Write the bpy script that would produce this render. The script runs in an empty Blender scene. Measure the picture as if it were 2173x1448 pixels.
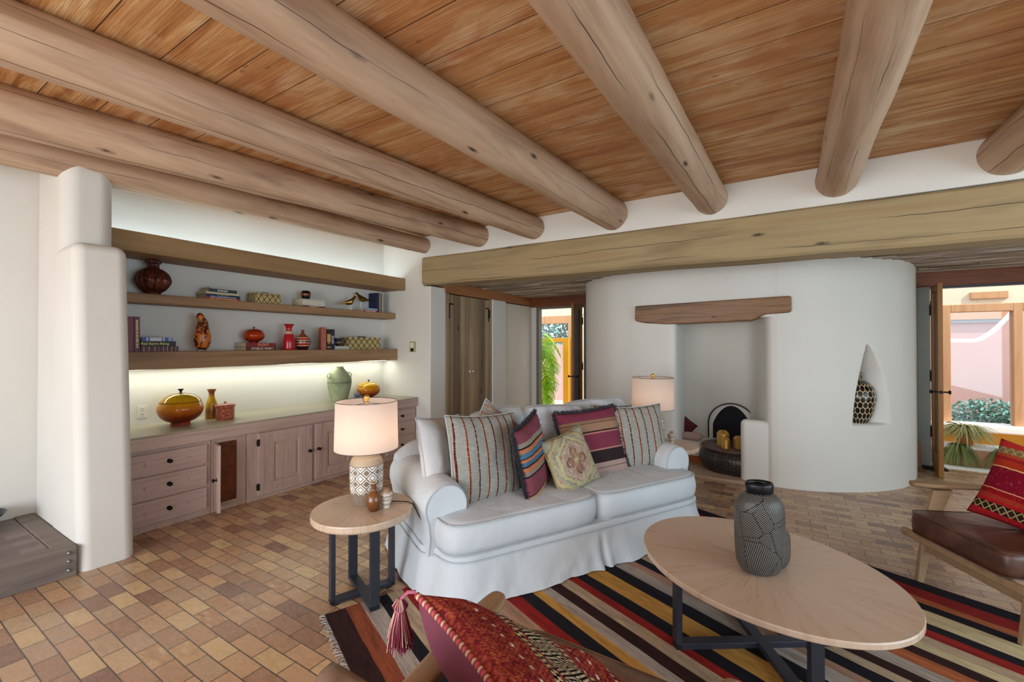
import bpy, bmesh, math, random
from mathutils import Vector, Matrix, noise
random.seed(7)
S = bpy.context.scene
R = math.radians
PI = math.pi
# ---------------------------------------------------------------- camera
F_PX = 925.0
YAW = R(31.8)
HOR_UP = 8.0
cam_d = bpy.data.cameras.new('camera')
cam = bpy.data.objects.new('camera', cam_d)
S.collection.objects.link(cam)
cam_d.sensor_fit = 'HORIZONTAL'
cam_d.sensor_width = 36.0
cam_d.lens = F_PX / 2173 * 36.0
cam_d.clip_start = 0.02
cam_d.clip_end = 200
cam.location = (0, 0, 1.55)
cam.rotation_euler = (PI / 2 + math.atan(HOR_UP / F_PX), 0, YAW)
S.camera = cam
# ---------------------------------------------------------------- colour management
S.view_settings.view_transform = 'Standard'
S.view_settings.look = 'None'
S.view_settings.gamma = 1
S.view_settings.use_curve_mapping = False
S.view_settings.exposure = 0.86
S.cycles.max_bounces = 8
S.cycles.diffuse_bounces = 5
S.cycles.transparent_max_bounces = 12
S.cycles.sample_clamp_indirect = 6
# ---------------------------------------------------------------- sky
W = bpy.data.worlds.new('world')
S.world = W
W.use_nodes = True
wn = W.node_tree.nodes
wl = W.node_tree.links
bg = wn['Background']
tc = wn.new('ShaderNodeTexCoord')
sep = wn.new('ShaderNodeSeparateXYZ')
wl.new(tc.outputs['Generated'], sep.inputs[0])
rmp = wn.new('ShaderNodeValToRGB')
rmp.color_ramp.elements[0].position = 0.42
rmp.color_ramp.elements[0].color = (0.66, 0.60, 0.53, 1)
rmp.color_ramp.elements[1].position = 0.62
rmp.color_ramp.elements[1].color = (0.72, 0.88, 1.0, 1)
mp = wn.new('ShaderNodeMath')
mp.operation = 'MULTIPLY_ADD'
mp.inputs[1].default_value = 0.5
mp.inputs[2].default_value = 0.5
wl.new(sep.outputs['Z'], mp.inputs[0])
wl.new(mp.outputs[0], rmp.inputs[0])
wl.new(rmp.outputs[0], bg.inputs[0])
bg.inputs[1].default_value = 1.5


def light(name, kind, loc, rot=(0, 0, 0), energy=10, color=(1, 1, 1), size=0.1, size_y=None, angle=None):
    d = bpy.data.lights.new(name, kind)
    d.energy = energy
    d.color = color
    if kind == 'AREA':
        d.size = size
        if size_y:
            d.shape = 'RECTANGLE'
            d.size_y = size_y
    elif kind == 'SUN':
        d.angle = angle or R(1)
    else:
        d.shadow_soft_size = size
    o = bpy.data.objects.new(name, d)
    S.collection.objects.link(o)
    o.location = loc
    o.rotation_euler = rot
    return o


# afternoon sun that falls into the courtyard behind the two glazed doors
light('sun', 'SUN', (0, 0, 10), (0, R(47), R(-18)), 3.6, (1.0, 0.95, 0.88), angle=R(1.5))
# area lights: unseen windows behind the camera, and an added bluish fill at right
light('window_light_rear', 'AREA', (-1.9, -3.3, 1.25), (R(90), 0, R(-4)), 92, (0.95, 0.97, 1.0), 3.4, 1.9)
light('fill_light_side', 'AREA', (4.08, 1.6, 1.5), (R(90), 0, R(90)), 88, (0.62, 0.85, 1.0), 4.5, 2.2)


# ---------------------------------------------------------------- node helper
def lin(h):
    h = h.lstrip('#')
    c = [int(h[i:i + 2], 16) / 255 for i in (0, 2, 4)]
    return tuple((x / 12.92 if x <= 0.04045 else ((x + 0.055) / 1.055) ** 2.4) for x in c) + (1,)


class NM:
    def __init__(s, name, rough=0.6, metal=0.0, spec=0.5):
        s.m = bpy.data.materials.new(name)
        s.m.use_nodes = True
        s.n = s.m.node_tree.nodes
        s.l = s.m.node_tree.links
        s.b = s.n['Principled BSDF']
        s.out = s.n['Material Output']
        s.b.inputs['Roughness'].default_value = rough
        s.b.inputs['Metallic'].default_value = metal
        s.b.inputs['Specular IOR Level'].default_value = spec
        s._tc = None

    def put(s, sock, v):
        if hasattr(v, 'is_output'):
            s.l.new(v, sock)
        else:
            sock.default_value = v

    def tc(s, which='Object'):
        if s._tc is None:
            s._tc = s.n.new('ShaderNodeTexCoord')
        return s._tc.outputs[which]

    def map(s, scale=(1, 1, 1), loc=(0, 0, 0), rot=(0, 0, 0), vec=None):
        m = s.n.new('ShaderNodeMapping')
        s.l.new(vec if vec is not None else s.tc(), m.inputs[0])
        m.inputs[1].default_value = loc
        m.inputs[2].default_value = rot
        m.inputs[3].default_value = scale
        return m.outputs[0]

    def noise(s, vec, scale=5, detail=3, rough=0.55, dist=0.0, col=False):
        t = s.n.new('ShaderNodeTexNoise')
        s.l.new(vec, t.inputs['Vector'])
        s.put(t.inputs['Scale'], scale)
        t.inputs['Detail'].default_value = detail
        t.inputs['Roughness'].default_value = rough
        t.inputs['Distortion'].default_value = dist
        return t.outputs['Color' if col else 'Fac']

    def vor(s, vec, scale=5, feature='F1', out='Distance', rand=1.0):
        t = s.n.new('ShaderNodeTexVoronoi')
        t.feature = feature
        s.l.new(vec, t.inputs['Vector'])
        t.inputs['Scale'].default_value = scale
        if 'Randomness' in t.inputs:
            t.inputs['Randomness'].default_value = rand
        return t.outputs[out]

    def white(s, vec):
        t = s.n.new('ShaderNodeTexWhiteNoise')
        t.noise_dimensions = '3D'
        s.l.new(vec, t.inputs['Vector'])
        return t.outputs['Value']

    def sep(s, vec):
        t = s.n.new('ShaderNodeSeparateXYZ')
        s.l.new(vec, t.inputs[0])
        return t.outputs[0], t.outputs[1], t.outputs[2]

    def comb(s, x=0.0, y=0.0, z=0.0):
        t = s.n.new('ShaderNodeCombineXYZ')
        for i, v in enumerate((x, y, z)):
            s.put(t.inputs[i], v)
        return t.outputs[0]

    def math(s, op, a, b=0.0, c=0.0, clamp=False):
        t = s.n.new('ShaderNodeMath')
        t.operation = op
        t.use_clamp = clamp
        s.put(t.inputs[0], a)
        s.put(t.inputs[1], b)
        s.put(t.inputs[2], c)
        return t.outputs[0]

    def ramp(s, fac, stops, interp='LINEAR'):
        t = s.n.new('ShaderNodeValToRGB')
        s.put(t.inputs[0], fac)
        r = t.color_ramp
        r.interpolation = interp
        while len(r.elements) > 1:
            r.elements.remove(r.elements[-1])
        for i, (p, c) in enumerate(stops):
            e = r.elements[0] if i == 0 else r.elements.new(p)
            e.position = p
            e.color = lin(c) if isinstance(c, str) else (c, c, c, 1)
        return t.outputs[0]

    def mix(s, fac, a, b, blend='MIX'):
        t = s.n.new('ShaderNodeMix')
        t.data_type = 'RGBA'
        t.blend_type = blend
        s.put(t.inputs[0], fac)
        s.put(t.inputs[6], lin(a) if isinstance(a, str) else a)
        s.put(t.inputs[7], lin(b) if isinstance(b, str) else b)
        return t.outputs[2]

    def col(s, v):
        s.put(s.b.inputs['Base Color'], lin(v) if isinstance(v, str) else v)
        return s

    def rough(s, v):
        s.put(s.b.inputs['Roughness'], v)
        return s

    def bump(s, h, strength=0.3, dist=0.01):
        t = s.n.new('ShaderNodeBump')
        t.inputs['Strength'].default_value = strength
        t.inputs['Distance'].default_value = dist
        s.l.new(h, t.inputs['Height'])
        s.l.new(t.outputs[0], s.b.inputs['Normal'])
        return s


def plain(name, c, rough=0.5, metal=0.0, var=0.12, scale=14, bump=0.08, spec=0.5):
    k = NM(name, rough, metal, spec)
    n = k.noise(k.tc(), scale, 3)
    base = lin(c)
    lo = tuple(v * (1 - var) for v in base[:3]) + (1,)
    hi = tuple(min(1, v * (1 + var)) for v in base[:3]) + (1,)
    k.col(k.mix(n, lo, hi))
    if bump:
        k.bump(n, bump, 0.004)
    return k.m


def wood(name, c1, c2, axis='y', scale=1.0, rough=0.6, knots=True, crack=False, bump=0.25, c3=None):
    """long-grained timber; the grain runs along the given object axis"""
    k = NM(name, rough)
    st = {'x': (0.7, 9, 9), 'y': (9, 0.7, 9), 'z': (9, 9, 0.7)}[axis]
    st2 = {'x': (2.0, 70, 70), 'y': (70, 2.0, 70), 'z': (70, 70, 2.0)}[axis]
    v = k.map(tuple(a * scale for a in st))
    n1 = k.noise(v, 1.0, 4, 0.6, 0.6)
    n2 = k.noise(k.map(tuple(a * scale for a in st2)), 1.0, 2)
    c = k.ramp(n1, [(0.3, c1), (0.52, c2), (0.72, c3 or c1)])
    c = k.mix(k.math('MULTIPLY', n2, 0.35), c, lin(c1), 'MIX')
    big = k.noise(k.tc(), 1.7, 2)
    c = k.mix(k.math('MULTIPLY', big, 0.45), c, c3 or c2)
    h = k.math('ADD', n1, k.math('MULTIPLY', n2, 0.35))
    if knots:
        kv = {'x': (1.0, 3.2, 3.2), 'y': (3.2, 1.0, 3.2), 'z': (3.2, 3.2, 1.0)}[axis]
        vd = k.vor(k.map(kv), (1.6 * scale) if crack != 'uv' else 1.9)
        wob = k.math('ADD', vd, k.math('MULTIPLY', k.noise(k.tc(), 30, 2), 0.05))
        kn = k.ramp(wob, [(0.06, 1.0), (0.115, 0.0)] if crack != 'uv' else [(0.075, 1.0), (0.10, 0.55), (0.16, 0.0)])
        c = k.mix(kn, c, tuple(x * 0.22 for x in lin(c1)[:3]) + (1,))
        h = k.math('SUBTRACT', h, k.math('MULTIPLY', kn, 0.6))
    if crack:
        if crack == 'uv':
            ux, uy, uz = k.sep(k.tc('UV'))
            across, along, per = ux, uy, 7.0
        else:
            ox, oy, oz = k.sep(k.tc())
            across, along, per = oz, ox, 6.0
        cell = k.math('FLOOR', k.math('MULTIPLY', across, per))
        wob = k.noise(k.comb(k.math('MULTIPLY', along, 0.55), cell, 0.0), 1.0, 4, 0.6)
        pos = k.math('ADD', k.math('FRACT', k.math('MULTIPLY', across, per)), k.math('MULTIPLY', k.math('SUBTRACT', wob, 0.5), 1.1))
        d = k.math('ABSOLUTE', k.math('SUBTRACT', pos, 0.5))
        lenm = k.noise(k.comb(k.math('MULTIPLY', along, 0.8), k.math('MULTIPLY', cell, 3.7), 4.0), 1.0, 2)
        wd_ = k.math('MULTIPLY', k.ramp(lenm, [(0.44, 0.0), (0.56, 1.0)]), 0.018)
        cr = k.math('LESS_THAN', d, wd_)
        c = k.mix(k.math('MULTIPLY', cr, 0.85), c, (0.03, 0.016, 0.01, 1))
        h = k.math('SUBTRACT', h, cr)
    k.col(c)
    k.bump(h, bump, 0.012)
    return k.m


MT = {}
# plaster
k = NM('plaster', 0.85, spec=0.2)
n = k.noise(k.tc(), 1.2, 3)
k.col(k.mix(n, '#d2cfc8', '#dedcd6'))
k.bump(k.math('ADD', k.noise(k.tc(), 2.2, 3), k.math('MULTIPLY', k.noise(k.tc(), 60, 2), 0.04)), 0.25, 0.02)
MT['plaster'] = k.m
# ceiling planks
k = NM('ceiling_planks', 0.62)
x, y, z = k.sep(k.tc())
row = k.math('FLOOR', k.math('DIVIDE', k.math('ADD', y, 0.06), 0.262))
fr = k.math('FRACT', k.math('DIVIDE', k.math('ADD', y, 0.06), 0.262))
rnd = k.white(k.comb(row, 3.3, 0.0))
v = k.comb(k.math('ADD', k.math('MULTIPLY', x, 0.9), k.math('MULTIPLY', rnd, 37.0)), k.math('MULTIPLY', y, 10.0), k.math('MULTIPLY', rnd, 11.0))
n1 = k.noise(v, 1.0, 5, 0.65, 0.9)
n2 = k.noise(k.map((2.5, 90, 1)), 1.0, 3)
c = k.ramp(n1, [(0.27, '#74431f'), (0.40, '#ac7440'), (0.54, '#cb9c66'), (0.70, '#e2c59a')])
c = k.mix(k.math('MULTIPLY', rnd, 0.5), c, '#b47d4c')
blo = k.noise(k.map((1.1, 2.6, 1)), 1.5, 3, 0.6, 0.5)
c = k.mix(k.ramp(blo, [(0.48, 0.0), (0.68, 0.65)]), c, '#a8693e')
c = k.mix(k.ramp(k.noise(k.map((1.6, 3.4, 1), (5, 3, 0)), 1.5, 3, 0.6, 0.5), [(0.5, 0.0), (0.7, 0.6)]), c, '#dcc09a')
c = k.mix(k.ramp(n2, [(0.45, 0.0), (0.8, 0.4)]), c, '#8a5c3c')
vd = k.vor(k.comb(k.math('ADD', x, k.math('MULTIPLY', rnd, 9.0)), k.math('MULTIPLY', y, 1.7), 0.0), 3.4)
rg = k.math('SINE', k.math('MULTIPLY', vd, 150.0))
kn = k.ramp(vd, [(0.05, 1.0), (0.09, 0.0)])
c = k.mix(k.math('MULTIPLY', kn, k.math('MULTIPLY_ADD', rg, 0.3, 0.4)), c, '#5c3018')
ln = k.ramp(k.math('ABSOLUTE', k.math('SUBTRACT', fr, 0.5)), [(0.0, 0.0), (0.488, 0.0), (0.496, 1.0)])
c = k.mix(ln, c, '#2c150a')
k.col(c)
k.bump(k.math('SUBTRACT', k.math('ADD', n1, k.math('MULTIPLY', n2, 0.5)), ln), 0.5, 0.012)
MT['planks'] = k.m
# brick pavers
k = NM('brick_floor', 0.4)
nz = k.noise(k.tc(), 1.4, 2, col=True)
vv = k.n.new('ShaderNodeVectorMath')
vv.operation = 'MULTIPLY_ADD'
k.l.new(nz, vv.inputs[0])
vv.inputs[1].default_value = (0.022, 0.022, 0)
k.l.new(k.tc(), vv.inputs[2])
bt = k.n.new('ShaderNodeTexBrick')
k.l.new(vv.outputs[0], bt.inputs['Vector'])
bt.inputs['Color1'].default_value = (0, 0, 0, 1)
bt.inputs['Color2'].default_value = (1, 1, 1, 1)
bt.inputs['Mortar'].default_value = (0.5, 0.5, 0.5, 1)
bt.inputs['Scale'].default_value = 1.0
bt.inputs['Mortar Size'].default_value = 0.0035
bt.inputs['Mortar Smooth'].default_value = 0.25
bt.inputs['Brick Width'].default_value = 0.212
bt.inputs['Row Height'].default_value = 0.098
bt.inputs['Bias'].default_value = 0.0
fine = k.noise(k.map((14, 30, 14)), 1.0, 4, 0.65, 0.5)
f2 = k.math('ADD', k.math('MULTIPLY', bt.outputs['Color'], 0.85), k.math('MULTIPLY', fine, 0.22))
c = k.ramp(f2, [(0.06, '#664a42'), (0.16, '#94705c'), (0.32, '#b08a6c'), (0.5, '#c49e78'), (0.66, '#b29478'), (0.84, '#d0b284'), (1.0, '#a8785c')])
c = k.mix(bt.outputs['Fac'], c, '#5d4f46')
k.col(c)
k.rough(k.ramp(fine, [(0.3, 0.20), (0.7, 0.36)]))
k.bump(k.math('SUBTRACT', k.math('MULTIPLY', fine, 0.6), k.math('MULTIPLY', bt.outputs['Fac'], 1.2)), 0.4, 0.006)
MT['brick'] = k.m
k = NM('grey_brick', 0.6)
bt = k.n.new('ShaderNodeTexBrick')
k.l.new(k.map((1, 1, 1), rot=(0, 0, R(90))), bt.inputs['Vector'])
for nm_, v_ in (('Scale', 1.0), ('Mortar Size', 0.003), ('Brick Width', 0.21), ('Row Height', 0.098)):
    bt.inputs[nm_].default_value = v_
bt.inputs['Color1'].default_value = lin('#6a5c5a')
bt.inputs['Color2'].default_value = lin('#8c7a74')
bt.inputs['Mortar'].default_value = lin('#6e625e')
k.col(k.mix(k.math('MULTIPLY', k.noise(k.tc(), 22, 4), 0.4), bt.outputs['Color'], '#544a4a'))
MT['brick_grey'] = k.m
MT['viga'] = wood('viga_log', '#806048', '#b99a7e', 'y', 0.8, 0.6, True, 'uv', 0.6, '#ccb096')
MT['beam'] = wood('beam_timber', '#7d6c50', '#a8966f', 'x', 0.8, 0.7, True, 'lin', 0.35, '#9c8058')
MT['shelfwood'] = wood('shelf_timber', '#6d4f36', '#9c7a58', 'y', 1.0, 0.62, True, False, 0.3, '#a68260')
MT['darkwood'] = wood('stained_timber', '#4c2410', '#8a4a24', 'x', 1.2, 0.45, True, False, 0.3, '#6e3618')
MT['orangewood'] = wood('orange_timber', '#7a4826', '#b07a4c', 'y', 1.0, 0.6, True, False, 0.3, '#9a6238')
MT['lintel'] = wood('mantel_timber', '#41250e', '#8f6130', 'x', 1.6, 0.4, True, 'lin', 0.45, '#6e4218')
MT['cab'] = wood('limed_cabinet_wood', '#ad9288', '#cbb3a9', 'y', 1.6, 0.5, False, False, 0.15, '#baa094')
MT['cabz'] = wood('limed_cabinet_wood_upright', '#ad9288', '#cbb3a9', 'z', 1.6, 0.5, False, False, 0.15, '#baa094')
MT['barn'] = wood('barn_board', '#6c5a48', '#a38c70', 'z', 0.9, 0.75, True, False, 0.4, '#957a5e')
MT['barn2'] = wood('barn_board_pale', '#7d6b56', '#b8a17e', 'z', 0.9, 0.75, True, False, 0.4, '#a8906e')
MT['barn3'] = wood('barn_board_dark', '#54463a', '#86705a', 'z', 0.9, 0.75, True, False, 0.4, '#776350')
MT['framewood'] = wood('window_frame_wood', '#a9764c', '#c89a72', 'z', 1.0, 0.5, False, False, 0.1, '#bb8a60')
MT['doorwood'] = wood('amber_door_wood', '#7b4d17', '#a06a22', 'z', 1.0, 0.4, False, False, 0.1, '#8c5a1c')
MT['greywood'] = wood('weathered_step_timber', '#59504a', '#8a7f76', 'y', 1.2, 0.8, True, False, 0.5, '#70645c')
MT['oak'] = wood('light_oak', '#a37f5e', '#c2a07e', 'x', 1.4, 0.38, False, False, 0.08, '#b39070')
MT['chairwood'] = wood('chair_ash_wood', '#86694c', '#ab8d6c', 'y', 1.5, 0.45, False, False, 0.12, '#9a7c5c')
MT['counter'] = plain('counter_stone', '#a7a08c', 0.32, 0, 0.07, 4, 0.02)
MT['steel'] = plain('dark_steel', '#3c3e48', 0.42, 0.5, 0.3, 8, 0.05)
MT['iron'] = plain('black_iron', '#15151a', 0.45, 0.6, 0.2, 20, 0.1)
MT['whiteglaze'] = plain('white_plastic', '#dcdad2', 0.35, 0, 0.02, 10, 0)
MT['gold'] = plain('hammered_gold', '#dcb05c', 0.3, 0.75, 0.2, 30, 0.35)
MT['darkgold'] = plain('antique_gold', '#94743c', 0.28, 1.0, 0.5, 25, 0.3)
MT['concrete'] = plain('patio_paving', '#c9b4a4', 0.8, 0, 0.12, 3, 0.2)
MT['patiostone'] = plain('pale_step', '#d8d2c8', 0.8, 0, 0.1, 3, 0.2)
MT['adobe_pink'] = plain('pink_adobe', '#bf9894', 0.9, 0, 0.06, 1.2, 0.0)
MT['adobe_ochre'] = plain('ochre_stucco', '#c08a2c', 0.9, 0, 0.1, 2, 0.2)
MT['adobe_tan'] = plain('tan_stucco', '#c08f6c', 0.9, 0, 0.12, 3, 0.2)
MT['cream'] = plain('cream_stucco', '#e2cdb4', 0.9, 0, 0.05, 3, 0.1)
MT['whitecap'] = plain('white_coping', '#efece6', 0.8, 0, 0.04, 5, 0.1)
MT['soot'] = plain('soot', '#1b1b24', 0.95, 0, 0.6, 7, 0.3)
MT['terracotta'] = plain('terracotta', '#b5642f', 0.8, 0, 0.15, 6, 0.1)
# glass
k = NM('glass_pane')
k.n.remove(k.b)
tr = k.n.new('ShaderNodeBsdfTransparent')
tr.inputs[0].default_value = (0.97, 0.985, 0.98, 1)
gl = k.n.new('ShaderNodeBsdfGlossy')
gl.inputs['Roughness'].default_value = 0.02
fz = k.n.new('ShaderNodeFresnel')
mx = k.n.new('ShaderNodeMixShader')
k.l.new(fz.outputs[0], mx.inputs[0])
k.l.new(tr.outputs[0], mx.inputs[1])
k.l.new(gl.outputs[0], mx.inputs[2])
k.l.new(mx.outputs[0], k.out.inputs[0])
MT['glass'] = k.m


# ---------------------------------------------------------------- mesh helpers
class MB:
    """collects faces of one part"""

    def __init__(s):
        s.v, s.f, s.sm, s.uv = [], [], [], {}

    def add(s, verts, faces, smooth=False, M=None, uvs=None):
        o = len(s.v)
        for p in verts:
            p = Vector(p)
            s.v.append(tuple(M @ p) if M is not None else tuple(p))
        for i, f in enumerate(faces):
            if uvs:
                s.uv[len(s.f)] = [uvs[i][j] for j in range(len(f))]
            s.f.append([o + q for q in f])
            s.sm.append(smooth)
        return s

    def box(s, lo, hi, M=None):
        x0, y0, z0 = lo
        x1, y1, z1 = hi
        v = [(x0, y0, z0), (x1, y0, z0), (x1, y1, z0), (x0, y1, z0), (x0, y0, z1), (x1, y0, z1), (x1, y1, z1), (x0, y1, z1)]
        return s.add(v, [(0, 3, 2, 1), (4, 5, 6, 7), (0, 1, 5, 4), (1, 2, 6, 5), (2, 3, 7, 6), (3, 0, 4, 7)], False, M)

    def prism(s, pts, z0, z1, M=None, smooth=False):
        n = len(pts)
        v = [(p[0], p[1], z0) for p in pts] + [(p[0], p[1], z1) for p in pts]
        f = [(i, (i + 1) % n, n + (i + 1) % n, n + i) for i in range(n)]
        s.add(v, f, smooth, M)
        return s.add(v, [tuple(reversed(range(n))), tuple(range(n, 2 * n))], False, M)

    def lathe(s, prof, seg=32, M=None, sx=1.0, sy=1.0, ribs=0, ramp=0.0, smooth=True, capb=True, capt=True):
        v, f, uv = [], [], []
        n = len(prof)
        for i in range(seg + 1):
            a = 2 * PI * i / seg
            for (r, z) in prof:
                rr = r * (1 - ramp * abs(math.sin(a * ribs / 2)) ** 6) if ribs else r
                v.append((rr * math.cos(a) * sx, rr * math.sin(a) * sy, z))
        for i in range(seg):
            for j in range(n - 1):
                f.append((i * n + j, (i + 1) * n + j, (i + 1) * n + j + 1, i * n + j + 1))
                u0, u1 = i / seg, (i + 1) / seg
                z0, z1 = prof[j][1], prof[j + 1][1]
                uv.append([(u0, z0), (u1, z0), (u1, z1), (u0, z1)])
        s.add(v, f, smooth, M, uv)
        if capb and prof[0][0] > 1e-4:
            s.add([v[i * n] for i in range(seg)], [tuple(reversed(range(seg)))], False, M)
        if capt and prof[-1][0] > 1e-4:
            s.add([v[i * n + n - 1] for i in range(seg)], [tuple(range(seg))], False, M)
        return s

    def tube(s, pts, rad, seg=8, M=None, cap=True, flat=None):
        pts = [Vector(p) for p in pts]
        n = len(pts)
        v, f = [], []
        prev = None
        for i, p in enumerate(pts):
            t = (pts[min(i + 1, n - 1)] - pts[max(i - 1, 0)]).normalized()
            if prev is None:
                a = t.cross(Vector((0, 0, 1)))
                if a.length < 1e-3:
                    a = t.cross(Vector((0, 1, 0)))
            else:
                a = prev - t * prev.dot(t)
            a.normalize()
            prev = a
            b = t.cross(a)
            r = rad[i] if isinstance(rad, (list, tuple)) else rad
            for j in range(seg):
                q = 2 * PI * j / seg
                v.append(p + a * (r * math.cos(q)) + b * (r * math.sin(q) * (flat or 1.0)))
        for i in range(n - 1):
            for j in range(seg):
                k2 = (j + 1) % seg
                f.append((i * seg + j, i * seg + k2, (i + 1) * seg + k2, (i + 1) * seg + j))
        s.add(v, f, True, M)
        if cap:
            s.add(v[:seg], [tuple(reversed(range(seg)))], True, M)
            s.add(v[-seg:], [tuple(range(seg))], True, M)
        return s

    def grid(s, fn, nu, nv, smooth=True, M=None, uv=None):
        v = [fn(i / nu, j / nv) for i in range(nu + 1) for j in range(nv + 1)]
        f, uvs = [], []
        for i in range(nu):
            for j in range(nv):
                f.append((i * (nv + 1) + j, (i + 1) * (nv + 1) + j, (i + 1) * (nv + 1) + j + 1, i * (nv + 1) + j + 1))
                uvs.append([(i / nu, j / nv), ((i + 1) / nu, j / nv), ((i + 1) / nu, (j + 1) / nv), (i / nu, (j + 1) / nv)])
        return s.add(v, f, smooth, M, uvs if uv else None)

    def build(s, name, mat, parent=None, bevel=0.0, seg=2, weld=False, subsurf=0):
        me = bpy.data.meshes.new(name)
        me.from_pydata(s.v, [], s.f)
        me.polygons.foreach_set('use_smooth', s.sm)
        if s.uv:
            lay = me.uv_layers.new(name='UVMap')
            for fi, uvs in s.uv.items():
                for k2, li in enumerate(me.polygons[fi].loop_indices):
                    lay.data[li].uv = uvs[k2]
        for mm in (mat if isinstance(mat, (list, tuple)) else [mat]):
            me.materials.append(mm)
        me.update()
        if weld:
            b = bmesh.new()
            b.from_mesh(me)
            bmesh.ops.remove_doubles(b, verts=b.verts, dist=weld if isinstance(weld, float) else 1e-5)
            b.to_mesh(me)
            b.free()
        o = bpy.data.objects.new(name, me)
        S.collection.objects.link(o)
        if parent is not None:
            o.parent = parent
        if bevel:
            m = o.modifiers.new('bevel', 'BEVEL')
            m.width = bevel
            m.segments = seg
            m.limit_method = 'ANGLE'
            m.angle_limit = R(35)
            m.harden_normals = False
        if subsurf:
            m = o.modifiers.new('subsurf', 'SUBSURF')
            m.levels = subsurf
            m.render_levels = subsurf
        return o


def tag(o, label=None, cat=None, group=None, kind=None):
    if label:
        o['label'] = label
    if cat:
        o['category'] = cat
    if group:
        o['group'] = group
    if kind:
        o['kind'] = kind
    return o


def empty(name, loc=(0, 0, 0), rot=(0, 0, 0), label=None, cat=None, group=None, M=None):
    o = bpy.data.objects.new(name, None)
    o.empty_display_size = 0.1
    S.collection.objects.link(o)
    if M is not None:
        o.matrix_world = M
    else:
        o.location = loc
        o.rotation_euler = rot
    return tag(o, label, cat, group)


def structure(o, label, cat='structure'):
    o['kind'] = 'structure'
    o['label'] = label
    o['category'] = cat
    return o


def copy_tree(o, parent=None):
    c = o.copy()
    S.collection.objects.link(c)
    if parent is not None:
        c.parent = parent
    for ch in list(o.children):
        copy_tree(ch, c)
    return c


def TR(loc=(0, 0, 0), rot=(0, 0, 0), sc=(1, 1, 1)):
    from mathutils import Euler
    return Matrix.Translation(loc) @ Euler(rot).to_matrix().to_4x4() @ Matrix.Diagonal((*sc, 1))


def text_part(body, size, mat, parent, loc, rot, name='lettering', sx=1.0, bold=0.0, align='CENTER'):
    cu = bpy.data.curves.new(name, 'FONT')
    cu.body = body
    cu.size = size
    cu.extrude = 0.0004
    cu.offset = bold
    cu.align_x = align
    cu.align_y = 'CENTER'
    t = bpy.data.objects.new(name, cu)
    S.collection.objects.link(t)
    dg = bpy.context.evaluated_depsgraph_get()
    me = bpy.data.meshes.new_from_object(t.evaluated_get(dg))
    bpy.data.objects.remove(t)
    me.materials.clear()
    me.materials.append(mat)
    me.name = name
    o = bpy.data.objects.new(name, me)
    S.collection.objects.link(o)
    o.parent = parent
    o.location = loc
    o.rotation_euler = rot
    o.scale = (sx, 1, 1)
    return o


def smoothpoly(pts, n=10):
    """Catmull-Rom through plan points"""
    out = []
    P = [Vector(p) for p in pts]
    P = [P[0] * 2 - P[1]] + P + [P[-1] * 2 - P[-2]]
    for i in range(1, len(P) - 2):
        for k2 in range(n):
            t = k2 / n
            a, b, c, d = P[i - 1], P[i], P[i + 1], P[i + 2]
            out.append(0.5 * ((2 * b) + (c - a) * t + (2 * a - 5 * b + 4 * c - d) * t * t + (3 * b - a - 3 * c + d) * t ** 3))
    out.append(P[-2])
    return out


# ---------------------------------------------------------------- floor and ceilings
o = MB().box((-5.4, -3.5, -0.1), (4.2, 7.52, 0.0)).build('floor', MT['brick'])
structure(o, 'terracotta brick paver floor laid in running rows', 'floor')
o = MB().box((-5.4, -3.5, 3.09), (4.2, 4.72, 3.16)).build('ceiling', MT['planks'])
structure(o, 'rough orange brown plank ceiling above the round logs', 'ceiling')
# left side wall, stepped partition pier and far wall
o = MB().box((-5.35, -3.5, 0), (-5.15, 4.9, 3.1)).build('wall_left', MT['plaster'])
structure(o, 'white plaster wall behind the shelves and over the brick step', 'wall')


def rounded_box(lo, hi, r, seg, mat, name):
    o = MB().box(lo, hi).build(name, mat, bevel=r, seg=seg)
    o.data.polygons.foreach_set('use_smooth', [True] * 6)
    o.modifiers[0].harden_normals = True
    return o


o = rounded_box((-4.7, 0.97, -0.06), (-4.04, 1.28, 2.29), 0.07, 6, MT['plaster'], 'wall_pier')
for v_ in o.data.vertices:
    if v_.co.z > 2 and v_.co.x > -4.3:
        v_.co.x -= 0.19
structure(o, 'rounded white plaster pier standing left of the cabinets', 'wall')
o = rounded_box((-5.2, 0.975, -0.05), (-4.49, 1.275, 3.09), 0.10, 8, MT['plaster'], 'wall_pier_upper')
structure(o, 'white plaster wall rising above the rounded pier to the logs', 'wall')
m = MB()
m.box((-5.35, 4.6, 0), (-4.2, 4.93, 2.38))
m.box((-5.35, 4.6, 2.37), (-4.34, 4.93, 3.09))
m.box((-4.35, 4.6, 2.75), (4.2, 4.93, 3.09))
o = m.build('wall_far', MT['plaster'], bevel=0.012)
structure(o, 'white plaster wall at the right end of the shelves and above the long beam', 'wall')
o = MB().box((4.14, -3.5, 0), (4.34, 7.7, 3.1)).build('wall_right', MT['plaster'])
structure(o, 'white plaster wall closing the right side of the room', 'wall')
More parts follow.
